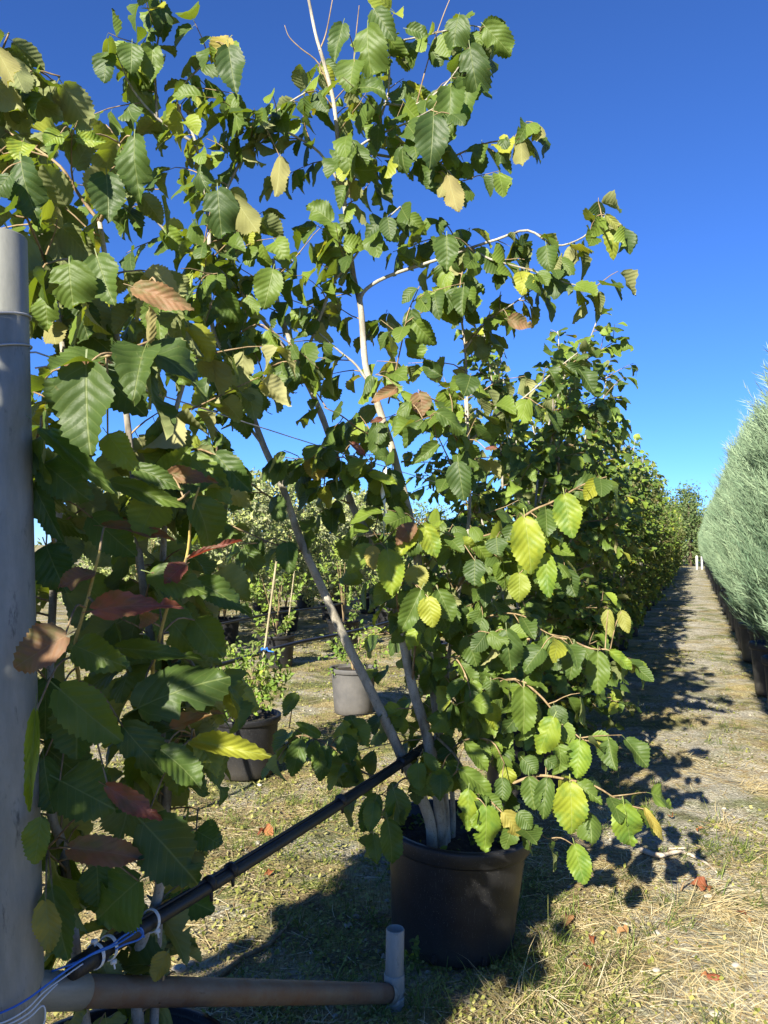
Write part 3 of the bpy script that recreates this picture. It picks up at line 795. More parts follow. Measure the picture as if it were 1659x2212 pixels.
BR = [
 ([(-0.660,2.860,2.415),(-0.678,2.900,2.772),(-0.621,2.920,2.937),(-0.539,2.940,3.124),(-0.472,2.920,3.215),(-0.379,2.900,3.278),(-0.305,2.880,3.312)], .007, .003),
 ([(-0.354,3.040,2.295),(-0.467,2.980,2.432),(-0.589,2.940,2.577),(-0.680,2.900,2.654),(-0.805,2.860,2.728),(-0.920,2.800,2.836),(-1.037,2.740,2.887)], .008, .003),
 ([(-0.678,2.900,2.772),(-0.720,2.900,3.056),(-0.749,2.900,3.167),(-0.808,2.900,3.269),(-0.773,2.880,3.349),(-0.674,2.840,3.415),(-0.588,2.800,3.458)], .006, .003),
 ([(-0.739,2.900,3.121),(-0.873,2.860,3.200),(-0.952,2.800,3.281),(-0.992,2.760,3.381)], .006, .003),
 ([(-0.873,2.860,3.200),(-0.881,2.850,3.404),(-0.862,2.840,3.543),(-0.855,2.840,3.690)], .005, .0025),
 ([(-0.449,2.830,1.924),(-0.527,2.780,2.029),(-0.600,2.720,2.103),(-0.658,2.680,2.203),(-0.679,2.660,2.272)], .006, .003),
 ([(-0.326,3.040,2.299),(-0.247,3.020,2.497),(-0.207,3.000,2.599),(-0.128,2.980,2.686),(-0.056,2.960,2.782),(0.065,2.940,2.889)], .007, .003),
 ([(-0.158,3.050,2.970),(-0.083,3.050,3.157),(-0.056,3.050,3.206),(0.005,3.040,3.361),(0.020,3.040,3.435),(0.024,3.030,3.574),(0.039,3.030,3.613),(0.114,3.020,3.624),(0.232,3.000,3.638),(0.337,2.980,3.651),(0.429,2.970,3.624)], .007, .002),
 ([(-0.095,3.060,2.524),(-0.084,3.050,2.584),(0.010,3.020,2.636),(0.196,3.000,2.693),(0.348,2.980,2.740),(0.444,2.960,2.764),(0.565,2.940,2.793),(0.672,2.930,2.729),(0.778,2.920,2.758),(0.864,2.900,2.834),(0.923,2.890,2.790)], .009, .002),
 ([(0.329,3.140,2.362),(0.425,3.100,2.479),(0.533,3.080,2.548),(0.622,3.050,2.609)], .005, .002),
 ([(0.342,3.100,1.968),(0.451,3.060,2.076),(0.557,3.020,2.144),(0.678,2.980,2.247),(0.759,2.950,2.310)], .005, .002),
 ([(-0.169,3.050,3.012),(-0.260,3.000,3.137),(-0.384,2.940,3.189),(-0.487,2.900,3.210),(-0.588,2.860,3.209)], .006, .0025),
 ([(-0.179,3.040,3.119),(-0.054,2.960,3.172),(0.091,2.880,3.193),(0.187,2.840,3.224)], .006, .0025),
 ([(-0.075,3.050,3.163),(0.094,3.000,3.108),(0.221,2.950,3.069),(0.291,2.920,2.965)], .006, .0025),
 ([(0.221,2.950,3.069),(0.388,2.960,3.149),(0.517,2.960,3.172),(0.624,2.960,3.202)], .004, .002),
 ([(0.005,3.040,3.361),(0.131,2.980,3.325),(0.239,2.930,3.371),(0.328,2.900,3.482),(0.383,2.880,3.567)], .005, .002),
 ([(0.348,2.980,2.740),(0.420,2.950,2.682),(0.578,2.920,2.625),(0.699,2.900,2.572),(0.819,2.880,2.538)], .005, .002),
 ([(0.313,3.160,2.603),(0.331,3.140,2.754),(0.279,3.100,2.856),(0.229,3.060,2.897)], .004, .002),
 ([(0.017,3.000,2.118),(0.071,2.980,2.360),(0.094,2.960,2.469),(0.139,2.940,2.571)], .004, .002),
 ([(-0.044,3.060,2.184),(-0.111,3.040,2.280),(-0.176,3.020,2.331),(-0.258,3.000,2.401)], .006, .003),
 ([(-0.206,3.020,3.365),(-0.263,3.020,3.514),(-0.337,3.000,3.568),(-0.383,2.990,3.609),(-0.401,2.980,3.651)], .003, .0015),
 ([(-0.199,3.030,3.326),(-0.247,3.050,3.406),(-0.306,3.070,3.477)], .0025, .0015),
 ([(-0.261,2.990,3.552),(-0.236,3.020,3.649),(-0.209,3.040,3.820)], .0035, .0018),
 ([(-0.130,3.000,3.424),(-0.116,3.000,3.597),(-0.101,3.000,3.748)], .0025, .0018),
 ([(0.039,3.030,3.613),(-0.027,3.020,3.708),(-0.041,3.020,3.766)], .003, .0018),
 ([(0.131,2.980,3.325),(0.179,3.000,3.520),(0.238,3.020,3.708),(0.276,3.020,3.805)], .003, .0018),
 ([(-0.511,2.830,2.090),(-0.450,2.720,2.162),(-0.372,2.640,2.193),(-0.303,2.600,2.192)], .004, .002),
 ([(-0.593,2.840,2.268),(-0.522,2.740,2.328),(-0.445,2.680,2.344),(-0.389,2.640,2.300)], .004, .002),
 ([(-0.658,2.860,2.411),(-0.689,2.760,2.463),(-0.650,2.700,2.519),(-0.591,2.660,2.521)], .004, .002),
 ([(-0.494,2.830,2.046),(-0.546,2.700,2.066),(-0.593,2.620,2.002),(-0.600,2.580,1.932)], .004, .002),
 # low arching branches
 ([(0.254,3.100,0.953),(0.360,2.980,0.870),(0.440,2.920,0.814),(0.489,2.900,0.751)], .004, .002),
 ([(0.182,3.060,1.090),(0.264,2.900,1.132),(0.307,2.820,1.059),(0.322,2.800,0.962)], .004, .002),
 ([(0.337,3.100,1.570),(0.450,2.950,1.606),(0.562,2.880,1.587),(0.622,2.840,1.466)], .004, .002),
 ([(0.273,3.100,1.177),(0.411,2.940,1.285),(0.521,2.860,1.292),(0.599,2.820,1.228)], .004, .002),
 ([(0.235,3.000,0.723),(0.294,2.860,0.830),(0.389,2.800,0.845),(0.435,2.780,0.768)], .004, .002),
 ([(0.200,2.930,0.826),(0.245,2.860,0.797),(0.274,2.800,0.769),(0.306,2.730,0.722),(0.352,2.660,0.690),(0.401,2.600,0.653),(0.442,2.560,0.621)], .006, .002),
 ([(0.276,2.960,0.629),(0.394,2.850,0.655),(0.453,2.800,0.687),(0.546,2.740,0.738),(0.658,2.700,0.733),(0.739,2.680,0.717),(0.823,2.660,0.669),(0.902,2.650,0.649)], .007, .002),
 ([(0.254,3.000,0.866),(0.386,2.900,1.010),(0.485,2.820,1.064),(0.563,2.780,1.014),(0.613,2.750,0.955),(0.689,2.720,0.878),(0.740,2.710,0.863)], .006, .002),
 ([(0.254,3.100,0.991),(0.473,3.000,1.162),(0.663,2.940,1.202),(0.783,2.900,1.165),(0.851,2.880,1.160),(0.938,2.870,1.102)], .006, .002),
 ([(0.274,3.100,1.345),(0.374,2.960,1.514),(0.525,2.820,1.667),(0.609,2.760,1.712),(0.718,2.720,1.775),(0.793,2.700,1.800)], .006, .002),
 ([(0.340,3.100,1.401),(0.486,2.960,1.444),(0.575,2.860,1.509),(0.656,2.820,1.533)], .005, .002),
 ([(0.108,2.960,1.016),(0.122,2.860,1.206),(0.168,2.760,1.368),(0.182,2.720,1.404)], .005, .002),
 ([(0.064,2.960,1.247),(0.035,2.820,1.450),(0.009,2.740,1.536),(-0.040,2.700,1.553)], .005, .002),
 ([(0.111,3.060,1.635),(0.133,2.900,1.640),(0.162,2.780,1.637)], .004, .002),
 ([(0.071,2.930,0.747),(-0.047,2.860,0.701),(-0.176,2.800,0.815),(-0.233,2.780,0.850),(-0.314,2.750,0.874),(-0.378,2.740,0.795)], .005, .002),
 ([(0.196,2.950,0.649),(0.086,2.820,0.706),(0.034,2.740,0.690),(-0.007,2.680,0.622),(-0.047,2.660,0.566)], .004, .002),
 ([(-0.361,2.850,1.717),(-0.421,2.800,1.735),(-0.479,2.760,1.776),(-0.552,2.740,1.837),(-0.598,2.720,1.877)], .004, .002),
 ([(-0.311,2.850,1.535),(-0.414,2.760,1.566),(-0.488,2.700,1.602),(-0.586,2.660,1.637)], .004, .002),
 ([(-0.127,3.000,1.716),(-0.229,2.900,1.764),(-0.277,2.840,1.847),(-0.324,2.800,1.877)], .004, .002),
 ([(0.025,3.060,1.971),(-0.089,2.940,2.002),(-0.157,2.860,2.043),(-0.224,2.820,2.071)], .004, .002),
 ([(0.111,3.060,1.635),(-0.017,2.900,1.800),(-0.103,2.820,1.845),(-0.152,2.780,1.884)], .004, .002),
 ([(0.345,3.120,2.086),(0.222,3.000,2.122),(0.144,2.920,2.143)], .004, .002),
 ([(0.351,3.100,1.797),(0.309,2.960,1.914),(0.230,2.880,2.046),(0.220,2.860,2.078)], .004, .002),
 ([(0.273,3.100,1.177),(0.344,2.980,1.317),(0.371,2.900,1.411),(0.349,2.860,1.491)], .004, .002),
 ([(0.254,3.100,0.953),(0.325,2.980,1.084),(0.395,2.900,1.132),(0.455,2.840,1.239)], .004, .002),
]
for q, (pts, r0, r1) in enumerate(STEMS):
    pts.insert(0, (pts[0][0] * .8 + MAIN[0] * .2, pts[0][1] * .7 + MAIN[1] * .3, .36))      # rooted in the soil
    P_ = smooth_poly(pts, 5); g.lines.append(P_)
    tube_object("stem", P_, r0, r1, M['bark'], main, 10, .05, MAIN)
for q, (pts, r0, r1) in enumerate(BR):
    P_ = smooth_poly(pts, 4); g.lines.append(P_)
    tube_object("branch", P_, r0, r1, M['bark' if r0 > .0045 and pts[0][2] > 1.6 else 'twig'], main, 6, .05, MAIN)
# foliage of the crown: leafy twigs on the branches
BARE = set((20, 21, 22, 23, 24, 25))
for q, (pts, r0, r1) in enumerate(BR):
    if q in BARE: continue
    P_ = smooth_poly(pts, 4)
    low = pts[-1][2] < 1.62
    if low:
        g.leaves_along(P_, .30, .95, .07)
        g.twigs_along(P_, .13, (.07, .16), .2, -.05, .92, .06)
    else:
        g.leaves_along(P_, .25, 1., .07)
        edge = pts[-1][0] > .36
        g.twigs_along(P_, .085, (.05, .13) if edge else (.10, .28), .18, .12, 1., .05, .1 if edge else .4)
for q, (pts, r0, r1) in enumerate(STEMS):
    P_ = smooth_poly(pts, 5)
    P2 = P_[P_[:, 2] > (2.2 if q != 2 else 2.35)]
    if q == 2: P2 = P2[P2[:, 2] < 3.5]
    if len(P2) > 3: g.twigs_along(P2, .09, (.16, .42), 0., .15, 1., .05, .2)
    P3 = P_[(P_[:, 2] > .62) & (P_[:, 2] < 2.2)]
    if q > 0: g.twigs_along(P3[P3[:, 2] < 1.5], .13 if q == 1 else .065, (.12, .38), 0., .05, .95, .06, .5)
    if q > 0 and len(P3[P3[:, 2] >= 1.5]) > 3: g.twigs_along(P3[P3[:, 2] >= 1.5], .26, (.12, .30), 0., .05, .95, .065, .5)
n_auto = len(g.lv.a)
# leaves that can be told apart in the sun, lower right and in front
for sp_, mt in [
 (((0.486,2.620,1.647),(0.508,2.600,1.458),0.118), 'leaf_yellow'), (((0.623,2.620,1.727),(0.643,2.600,1.581),0.109), 'leaf_yellow'), (((0.102,2.600,1.627),(0.043,2.580,1.567),0.067), 'leaf_brown'),
 (((0.136,2.640,1.625),(0.184,2.620,1.516),0.087), 'leaf_yellow'), (((0.108,2.630,1.617),(0.044,2.610,1.512),0.074), 'leaf_yellow'), (((-0.042,2.620,1.550),(-0.127,2.600,1.469),0.073), 'leaf0'), (((-0.039,2.600,1.550),(-0.037,2.580,1.475),0.063), 'leaf_olive'),
 (((0.012,2.600,1.539),(0.029,2.580,1.386),0.086), 'leaf_yellow'), (((0.116,2.660,1.483),(0.115,2.640,1.402),0.089), 'leaf_olive'), (((0.124,2.600,1.400),(0.054,2.580,1.258),0.086), 'leaf0'), (((0.150,2.580,1.379),(0.164,2.560,1.282),0.079), 'leaf0'),
 (((0.188,2.620,1.399),(0.236,2.600,1.298),0.089), 'leaf0'), (((0.399,2.700,1.579),(0.399,2.680,1.522),0.089), 'leaf_dark'), (((0.320,2.680,1.502),(0.313,2.660,1.417),0.088), 'leaf_dark'), (((0.475,2.680,1.455),(0.474,2.660,1.358),0.082), 'leaf0'),
 (((0.564,2.660,1.522),(0.569,2.640,1.375),0.081), 'leaf_yellow'), (((0.433,2.700,1.255),(0.441,2.680,1.116),0.086), 'leaf_dark'), (((0.484,2.660,1.060),(0.484,2.640,0.902),0.104), 'leaf0'), (((0.586,2.660,0.957),(0.525,2.640,0.842),0.081), 'leaf_yellow'),
 (((0.694,2.800,1.187),(0.678,2.780,1.066),0.092), 'leaf0'), (((0.381,2.740,1.073),(0.373,2.720,1.005),0.060), 'leaf0'), (((0.381,2.740,0.989),(0.401,2.720,0.900),0.063), 'leaf_yellow'), (((0.311,2.760,1.030),(0.341,2.740,0.934),0.071), 'leaf0'),
 (((0.287,2.700,0.861),(0.368,2.680,0.772),0.069), 'leaf0'), (((0.266,2.660,0.781),(0.376,2.640,0.703),0.075), 'leaf0'), (((0.283,2.580,0.734),(0.271,2.560,0.603),0.072), 'leaf_yellow'), (((0.336,2.540,0.695),(0.335,2.520,0.547),0.087), 'leaf_yellow'),
 (((0.394,2.540,0.678),(0.449,2.520,0.608),0.059), 'leaf_olive'), (((0.444,2.540,0.678),(0.484,2.520,0.633),0.059), 'leaf0'), (((0.505,2.680,0.748),(0.518,2.660,0.643),0.082), 'leaf_dark'), (((0.562,2.660,0.747),(0.542,2.640,0.619),0.068), 'leaf_dark'),
 (((0.628,2.600,0.751),(0.631,2.580,0.585),0.117), 'leaf_yellow'), (((0.631,2.560,0.563),(0.658,2.540,0.442),0.087), 'leaf_yellow'), (((0.815,2.620,0.674),(0.836,2.600,0.530),0.107), 'leaf_yellow'), (((0.894,2.640,0.653),(0.953,2.620,0.550),0.032), 'leaf_olive'),
 (((0.414,2.700,0.739),(0.411,2.680,0.660),0.058), 'leaf_dark'), (((0.034,2.660,0.712),(0.069,2.640,0.598),0.092), 'leaf_dark'), (((0.012,2.600,0.630),(0.039,2.580,0.491),0.098), 'leaf_dark'), (((-0.023,2.620,0.708),(-0.074,2.600,0.585),0.089), 'leaf_dark'),
 (((0.782,2.800,1.161),(0.774,2.780,1.016),0.096), 'leaf0'), (((0.833,2.820,1.165),(0.913,2.800,1.103),0.055), 'leaf_yellow'), (((0.677,2.660,0.878),(0.659,2.640,0.757),0.084), 'leaf_yellow'), (((0.732,2.680,0.869),(0.785,2.660,0.829),0.033), 'leaf_olive'),
 (((0.852,2.900,1.308),(0.852,2.880,1.211),0.049), 'leaf_olive'), (((0.901,2.900,1.304),(0.920,2.880,1.225),0.053), 'leaf_olive'), (((0.492,2.720,0.801),(0.536,2.700,0.758),0.066), 'leaf_dark'), (((0.573,2.720,0.801),(0.626,2.700,0.766),0.056), 'leaf_dark'),
 (((0.569,2.760,1.185),(0.498,2.740,1.106),0.087), 'leaf_dark'), (((0.306,2.800,1.222),(0.337,2.780,1.116),0.085), 'leaf0'), (((0.125,2.740,1.259),(0.083,2.720,1.191),0.060), 'leaf_yellow'), (((0.167,2.740,1.259),(0.165,2.720,1.199),0.053), 'leaf0'),
 # crown
 (((-0.062,2.800,3.515),(-0.069,2.780,3.340),0.123), 'leaf0'), (((-0.159,2.840,3.554),(-0.195,2.820,3.404),0.090), 'leaf_dark'), (((-0.112,2.780,3.381),(-0.132,2.760,3.246),0.112), 'leaf0'), (((-0.037,2.840,3.615),(0.034,2.820,3.495),0.090), 'leaf0'), (((0.323,2.780,3.423),(0.342,2.760,3.250),0.105), 'leaf0'),
 (((0.329,2.840,3.348),(0.296,2.820,3.164),0.099), 'leaf_dark'), (((0.251,2.780,3.278),(0.240,2.760,3.077),0.097), 'leaf_dark'), (((0.181,2.720,3.128),(0.172,2.700,2.938),0.129), 'leaf_dark'), (((0.385,2.800,3.519),(0.469,2.780,3.415),0.092), 'leaf0'), (((0.286,2.840,3.584),(0.257,2.820,3.475),0.097), 'leaf_dark'),
 (((-0.567,2.700,3.369),(-0.540,2.680,3.197),0.118), 'leaf_dark'), (((-0.571,2.720,3.419),(-0.629,2.700,3.341),0.089), 'leaf_olive'), (((0.235,2.800,2.709),(0.233,2.780,2.584),0.106), 'leaf_dark'), (((-0.589,2.640,2.810),(-0.577,2.620,2.658),0.119), 'leaf_dark'), (((-0.406,2.740,2.562),(-0.435,2.720,2.421),0.110), 'leaf0'),
 (((0.470,2.900,3.139),(0.445,2.880,3.046),0.053), 'leaf0'), (((0.380,2.900,3.121),(0.370,2.880,3.037),0.060), 'leaf0'), (((0.091,2.880,3.567),(0.171,2.860,3.535),0.070), 'leaf_dark'), (((0.852,2.860,2.817),(0.915,2.840,2.738),0.038), 'leaf_olive'), (((0.620,2.860,2.701),(0.629,2.840,2.595),0.077), 'leaf_dark'),
 (((0.746,2.920,2.273),(0.822,2.900,2.315),0.025), 'leaf_dark'), (((0.701,2.920,2.251),(0.781,2.900,2.207),0.046), 'leaf_dark'), (((0.483,2.900,2.427),(0.569,2.880,2.403),0.064), 'leaf_brown'), (((-0.863,2.760,3.416),(-0.864,2.740,3.280),0.101), 'leaf0'), (((-0.845,2.780,3.591),(-0.820,2.760,3.452),0.093), 'leaf0'),
 (((-0.927,2.720,3.398),(-0.924,2.700,3.289),0.096), 'leaf_dark'), (((-1.012,2.720,3.363),(-1.028,2.700,3.255),0.096), 'leaf_dark'),
 # middle: shoots against the sky
 (((0.049,2.800,2.140),(-0.047,2.780,2.087),0.044), 'leaf_brown'), (((-0.008,2.800,2.024),(-0.050,2.780,2.008),0.024), 'leaf_red'), (((-0.117,2.760,1.927),(-0.066,2.740,1.881),0.034), 'leaf_red'), (((0.132,2.840,2.127),(0.148,2.820,2.044),0.095), 'leaf_brown'), (((0.095,2.800,2.084),(0.014,2.780,1.986),0.048), 'leaf0'),
 (((0.197,2.780,2.043),(0.297,2.760,1.983),0.068), 'leaf0'), (((-0.235,2.760,1.881),(-0.250,2.740,1.795),0.101), 'leaf_olive'), (((-0.152,2.780,1.841),(-0.092,2.760,1.746),0.075), 'leaf_yellow'), (((-0.049,2.740,1.812),(0.047,2.720,1.782),0.050), 'leaf_yellow'), (((0.198,2.800,1.929),(0.103,2.780,1.858),0.058), 'leaf0'),
 (((0.386,2.860,1.919),(0.427,2.840,1.924),0.021), 'leaf_red'), (((0.275,2.800,1.860),(0.289,2.780,1.722),0.096), 'leaf_dark'), (((-0.526,2.620,1.617),(-0.593,2.600,1.553),0.070), 'leaf0'), (((-0.436,2.660,1.569),(-0.456,2.640,1.457),0.075), 'leaf0'), (((-0.342,2.680,1.566),(-0.331,2.660,1.456),0.078), 'leaf_dark'),
 (((-0.311,2.720,1.028),(-0.357,2.700,0.959),0.050), 'leaf0'), (((-0.228,2.720,0.882),(-0.308,2.700,0.935),0.043), 'leaf0'), (((-0.294,2.720,0.866),(-0.324,2.700,0.742),0.073), 'leaf_dark'), (((-0.205,2.740,0.836),(-0.228,2.720,0.720),0.067), 'leaf_dark'), (((-0.149,2.760,0.872),(-0.114,2.740,0.779),0.074), 'leaf_dark'),
]:
    g.hand(sp_, mt)
for sp_, mt in [(((0.241,2.780,2.927),(0.275,2.760,2.771),0.080), 'leaf_olive'), (((-0.532,2.660,2.791),(-0.439,2.640,2.650),0.091), 'leaf_olive'), (((0.602,2.880,3.172),(0.588,2.860,3.103),0.053), 'leaf_olive'), (((0.530,2.880,3.119),(0.531,2.860,3.005),0.060), 'leaf_olive'), (((-0.391,2.800,3.014),(-0.396,2.780,2.845),0.085), 'leaf_olive'), (((0.227,2.800,2.925),(0.208,2.780,2.845),0.051), 'leaf_olive')]:
    g.hand(sp_, mt, under=True)
cutb = [np.array(q) for q in [(0.155,2.850,0.824),(0.155,2.700,0.871),(0.123,2.900,0.776),(0.104,2.850,1.036),(0.099,2.720,1.060),(0.078,2.850,1.156),(0.070,2.720,1.207),(0.130,2.850,0.934),(0.128,2.700,0.959),(0.146,2.800,0.870)]]
prune(g.lv, 0, lambda c: min(np.linalg.norm(c - q) for q in cutb) < .085)
g.build_twigs(main, MAIN)
place_leaves(g.lv, main, MAIN, 300, True, seed=1)
N_MAIN = len(g.lv.a)

# ------------------------------------------------------------------ the shrub beside the steel post
LEFT = (-.57, 1.60, 0.)
left = thing("potted_shrub", "broad-leaved shrub with red young leaves crowding against the galvanised post", "shrub", LEFT, "potted shrubs in the left-hand row")
pot_parts(left, .275, .226, .46, 'pot', .06, .008, 5)
g = Grower(23, LEFT, (.080, .122), .75, .052)
LST = [
 ([(-0.527,1.680,0.482),(-0.542,1.700,0.632),(-0.528,1.710,0.701),(-0.498,1.720,0.801),(-0.488,1.730,1.003),(-0.501,1.740,1.185),(-0.529,1.750,1.322),(-0.558,1.760,1.472),(-0.574,1.770,1.579),(-0.596,1.790,1.752),(-0.635,1.820,1.980),(-0.669,1.840,2.167),(-0.708,1.860,2.361)], .014, .006),
 ([(-0.509,1.720,0.457),(-0.515,1.780,0.790),(-0.524,1.820,0.987),(-0.542,1.850,1.253),(-0.542,1.870,1.561),(-0.534,1.880,1.762),(-0.521,1.880,1.879),(-0.499,1.880,1.965),(-0.474,1.880,2.063)], .011, .005),
 ([(-0.606,1.600,0.534),(-0.641,1.580,0.830),(-0.648,1.580,0.887),(-0.661,1.580,0.957),(-0.680,1.580,1.009),(-0.698,1.600,1.151),(-0.710,1.630,1.339),(-0.716,1.660,1.535),(-0.722,1.700,1.742),(-0.737,1.740,1.961),(-0.800,1.800,2.199),(-0.871,1.850,2.392),(-0.956,1.900,2.522)], .012, .005),
 ([(-0.682,1.595,1.115),(-0.635,1.550,1.201),(-0.590,1.480,1.297),(-0.583,1.440,1.365),(-0.551,1.420,1.461),(-0.523,1.400,1.548)], .005, .0025),
 ([(-0.501,1.740,1.178),(-0.490,1.640,1.249),(-0.471,1.560,1.311),(-0.450,1.520,1.354),(-0.427,1.500,1.431),(-0.384,1.480,1.533),(-0.373,1.470,1.618),(-0.356,1.460,1.670)], .005, .002),
]
LBR = [
 ([(-0.635,1.820,1.980),(-0.620,1.600,1.969),(-0.553,1.380,1.886),(-0.479,1.300,1.884),(-0.439,1.270,1.886),(-0.392,1.250,1.896)], .004, .002),
 ([(-0.708,1.860,2.361),(-0.753,1.840,2.422),(-0.791,1.820,2.482),(-0.891,1.860,2.561),(-1.006,1.900,2.637)], .005, .002),
 ([(-0.708,1.860,2.361),(-0.648,1.800,2.426),(-0.612,1.760,2.474),(-0.617,1.740,2.497)], .005, .002),
 ([(-0.669,1.840,2.167),(-0.695,1.760,2.196),(-0.714,1.700,2.206),(-0.749,1.660,2.181)], .005, .002),
 ([(-0.636,1.820,2.093),(-0.571,1.780,2.148),(-0.537,1.740,2.178),(-0.508,1.700,2.121)], .004, .002),
 ([(-0.800,1.800,2.199),(-0.789,1.700,2.249),(-0.793,1.620,2.298),(-0.824,1.600,2.310)], .004, .002),
 ([(-0.716,1.660,1.535),(-0.694,1.560,1.651),(-0.688,1.500,1.758),(-0.661,1.460,1.788)], .004, .002),
 ([(-0.534,1.880,1.762),(-0.451,1.800,1.786),(-0.383,1.740,1.763)], .004, .002),
 ([(-0.956,1.900,2.522),(-0.971,1.900,2.667),(-0.923,1.920,2.783),(-0.848,1.940,2.784)], .004, .002),
 ([(-0.956,1.900,2.522),(-0.998,1.860,2.692),(-0.944,1.820,2.761),(-0.913,1.800,2.805)], .004, .002),
 ([(-0.596,1.790,1.752),(-0.488,1.600,1.682),(-0.417,1.520,1.648),(-0.379,1.480,1.664)], .004, .002),
 ([(-0.542,1.850,1.253),(-0.452,1.740,1.303),(-0.385,1.680,1.251),(-0.361,1.660,1.295)], .004, .002),
 ([(-0.524,1.820,0.987),(-0.460,1.700,1.126),(-0.399,1.620,1.156)], .004, .002),
]
for q, (pts, r0, r1) in enumerate(LST):
    if q < 3: pts.insert(0, (pts[0][0] * .85 + LEFT[0] * .15, pts[0][1] * .85 + LEFT[1] * .15, .37))
    P_ = smooth_poly(pts, 5); g.lines.append(P_); tube_object("stem", P_, r0, r1, M['bark' if r0 > .008 else 'shoot'], left, 9, .05, LEFT)
for pts, r0, r1 in LBR:
    P_ = smooth_poly(pts, 4); g.lines.append(P_); tube_object("branch", P_, r0, r1, M['twig'], left, 6, .04, LEFT)
    if pts[-1][2] > 1.95: g.twigs_along(P_, .085, (.06, .17), .1, .08, .88, .045)
    g.leaves_along(P_, .35, 1., .06)
for q, (pts, r0, r1) in enumerate(LST[:3]):
    P_ = smooth_poly(pts, 5)
    g.twigs_along(P_[(P_[:, 2] > 1.85)], .075, (.10, .25), 0., .1, .88, .045)
    g.twigs_along(P_[(P_[:, 2] > .50) & (P_[:, 2] <= 1.85)], .045, (.05, .15), 0., .1, 1.05, .055)
